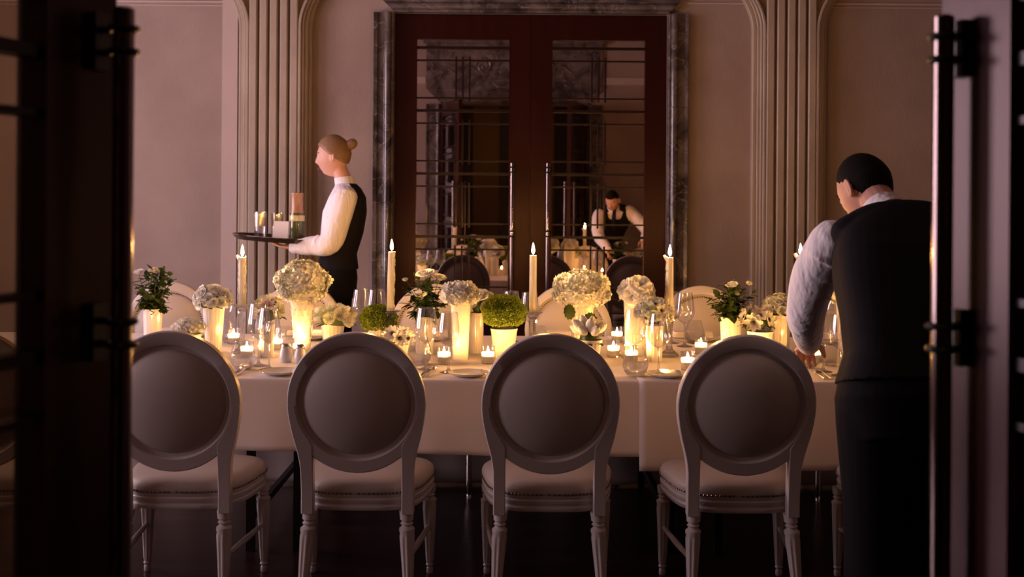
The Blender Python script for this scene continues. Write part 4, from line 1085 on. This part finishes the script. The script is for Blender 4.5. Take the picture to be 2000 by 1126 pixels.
def head_pos(v):
    """v unit vector (x right, y front, z up) -> head surface point in metres, head centre at origin"""
    x, y, z = v
    px, py, pz = x*0.076, y*0.096, z*0.118
    if z < 0.1:
        k = min(1, (0.1-z)/1.0); px *= 1-0.34*k*k - 0.06*k
        if y < 0: py *= 1-0.30*k
        else: py *= 1+0.02*k
    if y > 0.35 and abs(z) < 0.75: py *= 0.985
    g = lambda cx, cz, sx, sz: math.exp(-((abs(px)-cx)/sx)**2-((pz-cz)/sz)**2) if y > 0 else 0.0
    py += 0.016*g(0, -0.030, 0.012, 0.014) + 0.012*g(0, -0.010, 0.008, 0.020)     # nose tip and bridge
    py -= 0.010*g(0.031, 0.004, 0.017, 0.012)                                        # eye sockets
    py += 0.005*g(0.028, 0.026, 0.024, 0.008)                                        # brows
    py += 0.006*g(0, -0.060, 0.022, 0.006) + 0.005*g(0, -0.071, 0.018, 0.005) - 0.004*g(0, -0.0655, 0.022, 0.0025)  # lips
    py += 0.008*g(0, -0.096, 0.020, 0.014)                                           # chin
    py += 0.004*g(0.045, -0.022, 0.016, 0.018)                                       # cheekbones
    return V3((px, py, pz))
def head_mesh(mb, mat, off=None, seg=72, rg=56, s=1.0):
    rr = []
    for k in range(1, rg):
        p = PI*k/rg; ring = []
        for i in range(seg):
            a = 2*PI*i/seg; v = V3((math.sin(p)*math.cos(a), math.sin(p)*math.sin(a), -math.cos(p)))
            q = head_pos(v)
            if off: q = q + v*off(v, q)
            ring.append(q*s)
        rr.append(ring)
    return mb.rings(rr, mat=mat)
def ears(mb, mat):
    for sg in (-1, 1):
        b = MB(); pts = []
        for i in range(9):
            a = -0.7 + i/8*4.6
            pts.append(mat @ V3((sg*(0.079+0.006*math.sin(a*0.7)), -0.010-0.017*math.sin(a)*0.8, -0.005+0.030*math.cos(a))))
        limb(mb, pts, [0.0045]*9, 8, 2)
        limb(mb, [mat @ V3((sg*0.070, -0.004, 0.012)), mat @ V3((sg*0.076, -0.010, -0.005)), mat @ V3((sg*0.073, -0.004, -0.026))], [0.009, 0.011, 0.007], 10, 3)
def headmat(c, yaw, pitch, roll=0.0):
    return Matrix.Translation(c) @ Matrix.Rotation(yaw, 4, 'Z') @ Matrix.Rotation(pitch, 4, 'X') @ Matrix.Rotation(roll, 4, 'Y')
def hand(wrist, dirv, palm, side, curl=0.35, s=1.0):
    """one hand: five fingers from a palm; dirv towards the fingertips, palm = palm normal, side = +1 thumb on cross(dir,palm)"""
    d = V3(dirv).normalized(); n = (V3(palm)-d*V3(palm).dot(d)).normalized(); t = d.cross(n)*side
    mb = MB(); w0 = V3(wrist)
    rings = []
    for (l, wd, th) in ((-0.03, 0.024, 0.019), (0.0, 0.027, 0.017), (0.03, 0.037, 0.015), (0.06, 0.041, 0.013), (0.088, 0.040, 0.010), (0.096, 0.034, 0.006)):
        rings.append([w0 + d*l*s + t*math.cos(2*PI*k/16)*wd*s + n*math.sin(2*PI*k/16)*th*s for k in range(16)])
    mb.rings(rings)
    for (off, ln, r) in ((0.029, 0.072, 0.0088), (0.010, 0.080, 0.0092), (-0.010, 0.075, 0.0088), (-0.028, 0.058, 0.0078)):
        p = w0 + d*0.080*s + t*off*s; pts = [p]; ang = 0.15
        for seg_, f in ((0.45, 1.0), (0.30, 1.0), (0.25, 0.8)):
            ang += curl*f; dd = d*math.cos(ang) + n*math.sin(ang) + t*off*1.2
            pts.append(pts[-1] + dd.normalized()*ln*seg_*s)
        limb(mb, pts, [r*s, r*0.95*s, r*0.85*s, r*0.72*s], 10, 3)
    p = w0 + d*0.018*s + t*0.022*s
    limb(mb, [p, p+(d*0.5+t*0.75+n*0.25).normalized()*0.036*s, p+(d*0.5+t*0.75+n*0.25).normalized()*0.036*s+(d*0.85+t*0.3+n*0.45).normalized()*0.030*s,
              p+(d*0.5+t*0.75+n*0.25).normalized()*0.036*s+(d*0.85+t*0.3+n*0.45).normalized()*0.054*s], [0.0135*s, 0.0115*s, 0.010*s, 0.008*s], 10, 3)
    return fuse(mb, 0.0030, 2)
def join_meshes(name, meshes, m):
    vs, fs = [], []
    for me in meshes:
        o = len(vs); vs += [tuple(v.co) for v in me.vertices]; fs += [tuple(i+o for i in p.vertices) for p in me.polygons]
    me = bpy.data.meshes.new(name); me.from_pydata(vs, [], fs); return setmat(me, m)
def localize(me, base):
    me.transform(Matrix.Translation(-V3(base))); return me
def eyes(parent, mat, base):
    for sg in (-1, 1):
        e = MB(); e.sphere(mat @ V3((sg*0.031, 0.0765, 0.004)), 0.0115, 14, 10); me = localize(e.mesh('eye', 'eye'), base); eo = link('eye', me, parent)
        i = MB(); i.sphere(mat @ V3((sg*0.031, 0.0845, 0.003)), 0.0052, 10, 8); link('iris', localize(i.mesh('iris', 'iris'), base), eo)
        bpts = [mat @ V3((sg*(0.014+0.009*k), 0.091-0.004*k+(0.0 if k else -0.001), 0.024+0.003*math.sin(k*0.9))) for k in range(5)]
        br = MB(); limb(br, bpts, [0.0028, 0.0035, 0.0035, 0.003, 0.002], 8, 2); link('eyebrow', localize(br.mesh('eyebrow', 'hair'), base), parent)
    l = MB(); limb(l, [mat @ V3((x, 0.0935-abs(x)*0.25, -0.0655)) for x in (-0.020, -0.01, 0, 0.01, 0.020)], [0.0022, 0.004, 0.0045, 0.004, 0.0022], 8, 2)
    link('lips', localize(l.mesh('lips', 'lip'), base), parent)
M['lip'] = pmat('lips', (0.42, 0.14, 0.11), 0.5)

def waiter():
    base = V3((1.12, 3.0, 0))
    root = empty('person', base, 0, 'waiter in black vest and white shirt leaning over the table, seen from behind', 'person')
    hip = V3((1.105, 2.99, 0.95)); hc = V3((1.137, 3.395, 1.500)); hm = headmat(hc, math.radians(24), math.radians(-34))
    neck0, neck1 = V3((1.168, 3.235, 1.405)), V3((1.150, 3.345, 1.475))
    shL, shR = V3((0.985, 3.245, 1.345)), V3((1.375, 3.215, 1.365))
    elL, wrL = V3((0.978, 3.50, 1.098)), V3((1.062, 3.765, 0.950)); elR, wrR = V3((1.53, 3.36, 1.15)), V3((1.475, 3.57, 1.055))
    secs = [((1.105, 2.985, 0.80), 0.150, 0.10, 0.125), ((1.105, 2.985, 0.93), 0.168, 0.11, 0.125), ((1.122, 3.02, 1.03), 0.132, 0.105, 0.105),
            ((1.140, 3.065, 1.13), 0.146, 0.11, 0.105), ((1.155, 3.12, 1.23), 0.175, 0.12, 0.11), ((1.172, 3.175, 1.32), 0.170, 0.11, 0.105), ((1.178, 3.215, 1.385), 0.130, 0.085, 0.080), ((1.175, 3.235, 1.42), 0.075, 0.055, 0.055)]
    rt, fw = (1, -0.06, 0.02), (0.06, 1, -0.25)
    fL, fR = V3((1.03, 2.98, 0.09)), V3((1.20, 3.00, 0.09)); kL, kR = V3((1.035, 3.02, 0.50)), V3((1.195, 3.03, 0.50))
    def legs(mb, g):
        for (k, f, sx) in ((kL, fL, -0.078), (kR, fR, 0.082)):
            limb(mb, [(hip.x+sx, 2.985, 0.90), k, f], [0.092+g, 0.060+g, 0.045+g], 20)
    # continuous body
    b = MB(); trunk(b, secs, rt, fw); legs(b, 0)
    limb(b, [shL+V3((0.01, 0.02, -0.02)), elL, wrL], [0.045, 0.040, 0.028]); limb(b, [shR, elR, wrR], [0.045, 0.040, 0.028])
    limb(b, [neck0, neck1, hc + (hm.to_3x3() @ V3((0, -0.025, -0.05)))], [0.057, 0.053, 0.050])
    head_mesh(b, hm); ears(b, hm)
    for f in (fL, fR): limb(b, [f, f+V3((0, 0.08, -0.04)), f+V3((0, 0.17, -0.06))], [0.036, 0.036, 0.026])
    body = fuse(b, 0.0048, 1)
    hl = hand(wrL, (0.10, 0.90, -0.34), (0.10, -0.3, -0.95), -1, 0.50, 0.95); hr = hand(wrR, (-0.05, 0.75, -0.25), (0, -0.2, -1), 1, 0.55)
    link('body', localize(join_meshes('body', [body, hl, hr], 'skin'), base), root)
    eyes(root, hm, base)
    # close-cropped hair
    def hoff(v, q):
        line = 0.062 if q.y > 0.05 else (0.062*(q.y+0.0)/0.05 + 0.012*(1-(q.y)/0.05) if q.y > 0 else 0.012 + q.y*1.9)
        if -0.03 < q.y < 0.02 and abs(q.x) > 0.05: line += 0.010
        t = max(0.0, min(1.0, (q.z-line)/0.016 + 0.5)); return -0.005 + 0.010*t
    h = MB(); head_mesh(h, hm, hoff); link('hair', localize(h.mesh('hair', 'hair'), base), root)
    # shirt
    b = MB(); s2 = [(c, w_+0.010, a+0.010, d+0.010) for (c, w_, a, d) in secs[2:]]; trunk(b, s2, rt, fw)
    limb(b, [shL+V3((0.01, 0.03, -0.012)), shL.lerp(elL, 0.5)+V3((-0.012, 0, 0)), elL+V3((0, 0, -0.008)), elL.lerp(wrL, 0.6), wrL], [0.070, 0.072, 0.064, 0.054, 0.040], 20)
    limb(b, [shR+V3((-0.03, 0, 0.005)), shR.lerp(elR, 0.5)+V3((0.01, 0, 0)), elR, elR.lerp(wrR, 0.6), wrR], [0.080, 0.072, 0.062, 0.052, 0.040], 20)
    # soft cloth folds along the sleeves
    for k in range(3):
        t = 0.22+0.2*k; p = shL.lerp(elL, t); limb(b, [p+V3((-0.068, 0.01, 0.02)), p+V3((-0.035, -0.062, -0.01)), p+V3((0.045, -0.055, -0.05))], [0.006, 0.010, 0.004], 8, 3)
    for k in range(2):
        p = elL.lerp(wrL, 0.15+0.3*k); limb(b, [p+V3((-0.052, -0.005, 0.03)), p+V3((-0.01, -0.050, -0.012)), p+V3((0.040, -0.030, -0.035))], [0.006, 0.009, 0.004], 8, 3)
    sm = setmat(fuse(b, 0.006, 4), 'shirt'); so = link('shirt', localize(sm, base), root)
    # collar band round the neck
    c = MB(); ax = (neck1-neck0).normalized(); u = V3((1, 0, 0)); u = (u-ax*u.dot(ax)).normalized(); v_ = ax.cross(u); rr = []
    cb = neck0 + V3((-0.008, 0.022, 0.004))
    for (h_, r_) in ((-0.010, 0.076), (0.018, 0.072), (0.046, 0.067), (0.048, 0.062), (0.018, 0.064), (-0.010, 0.068)):
        rr.append([cb + ax*h_ + (u*math.cos(2*PI*k/32)+v_*math.sin(2*PI*k/32))*r_ for k in range(32)])
    rr.append(rr[0]); c.rings(rr, True, False, False); link('collar', localize(c.mesh('collar', 'shirt'), base), so)
    # vest: back covers the shoulders, deep arm openings
    b = MB()
    vs = [((1.108, 2.99, 0.945), 0.180, 0.125, 0.142), ((1.120, 3.02, 1.03), 0.157, 0.122, 0.125), ((1.138, 3.065, 1.13), 0.172, 0.127, 0.124), ((1.160, 3.12, 1.23), 0.198, 0.135, 0.130),
          ((1.178, 3.165, 1.31), 0.208, 0.125, 0.132), ((1.186, 3.20, 1.365), 0.196, 0.098, 0.112), ((1.184, 3.222, 1.405), 0.150, 0.078, 0.088), ((1.178, 3.240, 1.436), 0.090, 0.062, 0.066), ((1.176, 3.243, 1.446), 0.060, 0.048, 0.052)]
    trunk(b, vs, rt, fw, pw=3.2)
    # shoulder yoke
    limb(b, [V3((1.015, 3.205, 1.365)), V3((1.12, 3.215, 1.405)), V3((1.25, 3.21, 1.41)), V3((1.365, 3.19, 1.380))], [0.046, 0.054, 0.054, 0.046], 16)
    vo = link('vest', localize(setmat(fuse(b, 0.006, 4), 'vest'), base), root)
    t = MB(); q = V3((1.165, 3.335, 1.385)); f3 = V3((-0.05, 0.3, -0.9)).normalized()
    limb(t, [q+V3((0, 0.0, 0.02)), q+V3((-0.005, 0.02, -0.02)), q+V3((-0.01, 0.02, -0.12)), q+V3((-0.012, 0.005, -0.2))], [0.016, 0.020, 0.026, 0.03], 10)
    link('necktie', localize(t.mesh('necktie', 'vest'), base), root)
    # trousers
    b = MB(); trunk(b, [((1.105, 2.985, 0.78), 0.155, 0.115, 0.135), ((1.105, 2.985, 0.90), 0.182, 0.125, 0.145), ((1.112, 3.0, 0.985), 0.168, 0.12, 0.125)], rt, fw)
    for (k, f, sx) in ((kL, fL, -0.080), (kR, fR, 0.084)):
        limb(b, [(hip.x+sx, 2.985, 0.88), k+V3((0, -0.01, 0)), f+V3((0, 0, 0.01))], [0.104, 0.080, 0.074], 20)
    link('trousers', localize(setmat(fuse(b, 0.007, 3), 'trouser'), base), root)
    for f in (fL, fR):
        b = MB(); limb(b, [f+V3((0, -0.03, -0.04)), f+V3((0, 0.07, -0.045)), f+V3((0, 0.19, -0.058))], [0.045, 0.046, 0.032], 16)
        b.box(f.x-0.045, f.x+0.045, f.y-0.07, f.y+0.21, 0.0, 0.022); link('shoe', localize(setmat(fuse(b, 0.006, 3), 'shoe'), base), root)
waiter()

def waitress():
    Y = 6.52; ppm = F/Y
    base = V3((-1.08, Y, 0)); root = empty('person', base, 0, 'waitress with pinned-up light brown hair walking left with a tray', 'person')
    hc = V3((-1.105, Y, 1.732)); hm = headmat(hc, math.radians(84), math.radians(-4)) @ Matrix.Scale(1.06, 4)
    rt, fw = (0, 1, 0), (-1, 0, 0)
    secs = [((-1.10, Y, 0.90), 0.145, 0.105, 0.125), ((-1.10, Y, 1.0), 0.155, 0.105, 0.13), ((-1.085, Y, 1.13), 0.122, 0.090, 0.095), ((-1.06, Y, 1.26), 0.135, 0.105, 0.100),
            ((-1.035, Y, 1.39), 0.148, 0.118, 0.105), ((-1.02, Y, 1.48), 0.150, 0.095, 0.095), ((-1.02, Y, 1.535), 0.10, 0.068, 0.072), ((-1.025, Y, 1.565), 0.055, 0.05, 0.05)]
    shN, shF = V3((-1.005, Y-0.150, 1.478)), V3((-1.005, Y+0.150, 1.478))
    elN, wrN = V3((-1.095, Y-0.195, 1.215)), V3((-1.325, Y-0.13, 1.172)); elF, wrF = V3((-1.05, Y+0.20, 1.20)), V3((-1.27, Y+0.17, 1.165))
    kN, fN = V3((-1.20, Y-0.085, 0.52)), V3((-1.30, Y-0.085, 0.10)); kF, fF = V3((-1.06, Y+0.085, 0.52)), V3((-0.86, Y+0.085, 0.15))
    b = MB(); trunk(b, secs, rt, fw)
    for (k, f, sy) in ((kN, fN, -0.078), (kF, fF, 0.078)): limb(b, [(-1.10, Y+sy, 0.95), k, f], [0.085, 0.055, 0.038], 18)
    limb(b, [shN, elN, wrN], [0.050, 0.038, 0.025]); limb(b, [shF, elF, wrF], [0.050, 0.038, 0.025])
    limb(b, [(-1.022, Y, 1.53), (-1.045, Y, 1.60), hc+V3((0.022, 0, -0.05))], [0.052, 0.048, 0.048])
    head_mesh(b, hm); ears(b, hm)
    for f in (fN, fF): limb(b, [f, f+V3((-0.07, 0, -0.045)), f+V3((-0.16, 0, -0.06))], [0.032, 0.032, 0.024])
    body = fuse(b, 0.005, 1)
    hn = hand(wrN, (-1, 0.10, 0.10), (0.0, 0, 1), 1, 0.10, 0.92); hf = hand(wrF, (-1, -0.12, 0.12), (0, 0, 1), -1, 0.10, 0.92)
    link('body', localize(join_meshes('body', [body, hn, hf], 'skin2'), base), root)
    eyes(root, hm, base)
    def hoff(v, q):
        line = 0.060 if q.y > 0.06 else (0.005 + 0.055*q.y/0.06 if q.y > 0 else 0.005 + (q.y/0.09)*0.065)
        t = max(0.0, min(1.0, (q.z-line)/0.014 + 0.5)); return -0.006 + 0.017*t
    h = MB(); head_mesh(h, hm, hoff); limb(h, [hm @ V3((0, -0.085, 0.052)), hm @ V3((0, -0.115, 0.066))], [0.030, 0.033], 14)
    link('hair', localize(h.mesh('hair', 'hair2'), base), root)
    b = MB(); trunk(b, [(c, w_+0.010, a+0.012, d+0.010) for (c, w_, a, d) in secs[2:]], rt, fw)
    for (s_, e_, w_) in ((shN, elN, wrN), (shF, elF, wrF)):
        limb(b, [s_+V3((0, 0, 0.0)), s_.lerp(e_, 0.5)+V3((0.008, 0, 0)), e_+V3((0.005, 0, -0.01)), e_.lerp(w_, 0.5)+V3((0, 0, -0.008)), w_.lerp(e_, 0.05)], [0.072, 0.074, 0.070, 0.058, 0.040], 18)
    for k in range(2):
        p = shN.lerp(elN, 0.25+0.3*k); limb(b, [p+V3((-0.055, -0.03, 0.02)), p+V3((0.0, -0.066, -0.01)), p+V3((0.055, -0.03, -0.03))], [0.009, 0.012, 0.009], 8, 3)
    for k in range(2):
        p = elN.lerp(wrN, 0.1+0.2*k); limb(b, [p+V3((0.0, -0.03, 0.045)), p+V3((-0.01, -0.058, 0.0)), p+V3((0.02, -0.03, -0.05))], [0.009, 0.011, 0.008], 8, 3)
    so = link('shirt', localize(setmat(fuse(b, 0.006, 4), 'shirt'), base), root)
    c = MB(); rr = []
    for (z, r_) in ((1.545, 0.066), (1.575, 0.062), (1.605, 0.058), (1.606, 0.053), (1.575, 0.056), (1.545, 0.060)):
        cx = -1.028 - (z-1.55)*0.25; rr.append([V3((cx+r_*math.cos(2*PI*k/28), Y+r_*0.95*math.sin(2*PI*k/28), z + 0.008*math.cos(2*PI*k/28))) for k in range(28)])
    rr.append(rr[0]); c.rings(rr, True, False, False); link('collar', localize(c.mesh('collar', 'shirt'), base), so)
    # vest: dark back and sides, shoulder strap
    b = MB()
    vs = [((-1.088, Y, 1.035), 0.155, 0.112, 0.140), ((-1.078, Y, 1.13), 0.138, 0.100, 0.118), ((-1.045, Y, 1.26), 0.152, 0.085, 0.125), ((-1.005, Y, 1.39), 0.150, 0.055, 0.105), ((-0.985, Y, 1.48), 0.132, 0.045, 0.080), ((-0.99, Y, 1.535), 0.10, 0.045, 0.055), ((-1.0, Y, 1.565), 0.062, 0.03, 0.035)]
    trunk(b, vs, rt, fw)
    link('vest', localize(setmat(fuse(b, 0.006, 4), 'vest'), base), root)
    b = MB(); trunk(b, [((-1.10, Y, 0.86), 0.150, 0.115, 0.135), ((-1.10, Y, 0.98), 0.168, 0.118, 0.145), ((-1.09, Y, 1.07), 0.145, 0.105, 0.125)], rt, fw)
    for (k, f, sy) in ((kN, fN, -0.080), (kF, fF, 0.080)): limb(b, [(-1.10, Y+sy, 0.93), k, f+V3((0, 0, 0.02))], [0.104, 0.082, 0.068], 18)
    link('trousers', localize(setmat(fuse(b, 0.007, 3), 'trouser'), base), root)
    for (f, z0) in ((fN, 0.0), (fF, 0.06)):
        b = MB(); limb(b, [f+V3((0.03, 0, -0.045)), f+V3((-0.06, 0, -0.05)), f+V3((-0.18, 0, -0.065))], [0.040, 0.040, 0.028], 14)
        link('shoe', localize(setmat(fuse(b, 0.006, 2), 'shoe'), base), root)
    # tray and what stands on it
    tc = V3((-1.455, Y-0.02, 1.213)); tr = empty('serving_tray', tc, 0, 'dark round serving tray carried by the waitress', 'tray'); tr.rotation_euler = (0, math.radians(4), 0)
    MB().lathe([(0.0005, -0.004), (0.235, -0.004), (0.250, 0.010), (0.262, 0.022), (0.264, 0.024), (0.258, 0.025), (0.246, 0.014), (0.232, 0.001), (0.0005, 0.001)], 64).build('tray_body', 'traymat', tr)
    b = MB(); b.tube([(0.262*math.cos(2*PI*i/64), 0.262*math.sin(2*PI*i/64), 0.0245) for i in range(65)], 0.003, 6, cap=False); b.build('silver_rim', 'silver', tr)
    tm = tr.matrix_basis if False else (Matrix.Translation(tc) @ Matrix.Rotation(math.radians(4), 4, 'Y'))
    def on(x, y): p = tm @ V3((x, y, 0.002)); return p
    p = on(0.125, 0.03); o = empty('bottle', p, 0, 'dark olive bottle with a pale band and amber neck on the tray', 'bottle')
    MB().lathe([(0.0005, 0), (0.043, 0), (0.046, 0.006), (0.046, 0.165), (0.043, 0.175)], 32).build('body', 'olive', o)
    MB().lathe([(0.0465, 0.125), (0.0475, 0.127), (0.0475, 0.158), (0.0465, 0.160)], 32, None, False, False).build('pale_band', 'lemon', o)
    MB().lathe([(0.043, 0.175), (0.040, 0.19), (0.038, 0.20), (0.038, 0.285), (0.040, 0.29), (0.040, 0.298), (0.0005, 0.300)], 32).build('neck', 'amber', o)
    for (x, y, h, lb, lq) in ((-0.10, 0.02, 0.135, 'left', 'lemon'), (-0.005, 0.06, 0.135, 'middle', 'lemon')):
        o = empty('cocktail_glass', on(x, y), 0, 'straight glass of pale lemon drink on the tray, the %s one' % lb, 'glass', 'drinks on the tray')
        MB().lathe([(0.0005, 0), (0.034, 0), (0.036, 0.004), (0.039, h+0.03), (0.0375, h+0.03), (0.034, 0.008), (0.0005, 0.008)], 32).build('wall', 'glass', o)
        MB().lathe([(0.0005, 0.075), (0.0350, 0.075), (0.0368, h), (0.0005, h)], 28).build('drink', lq, o)
        MB().lathe([(0.0005, h), (0.0368, h), (0.0371, h+0.018), (0.030, h+0.024), (0.0005, h+0.025)], 28).build('foam', 'wax', o)
    o = empty('menu_card', on(0.045, -0.09), 0, 'small white folded card standing on the tray', 'card')
    b = MB(); b.add([(-0.047, 0.0, 0.0), (0.047, 0.0, 0.0), (0.050, 0.018, 0.118), (-0.040, 0.018, 0.120)], [(0, 1, 2, 3)]); f = b.build('front_flap', 'card', o, False); solidify(f, 0.001)
    b = MB(); b.add([(-0.047, 0.04, 0.0), (0.047, 0.04, 0.0), (0.050, 0.018, 0.118), (-0.040, 0.018, 0.120)], [(0, 1, 2, 3)]); f = b.build('rear_flap', 'card', o, False); solidify(f, 0.001)
waitress()
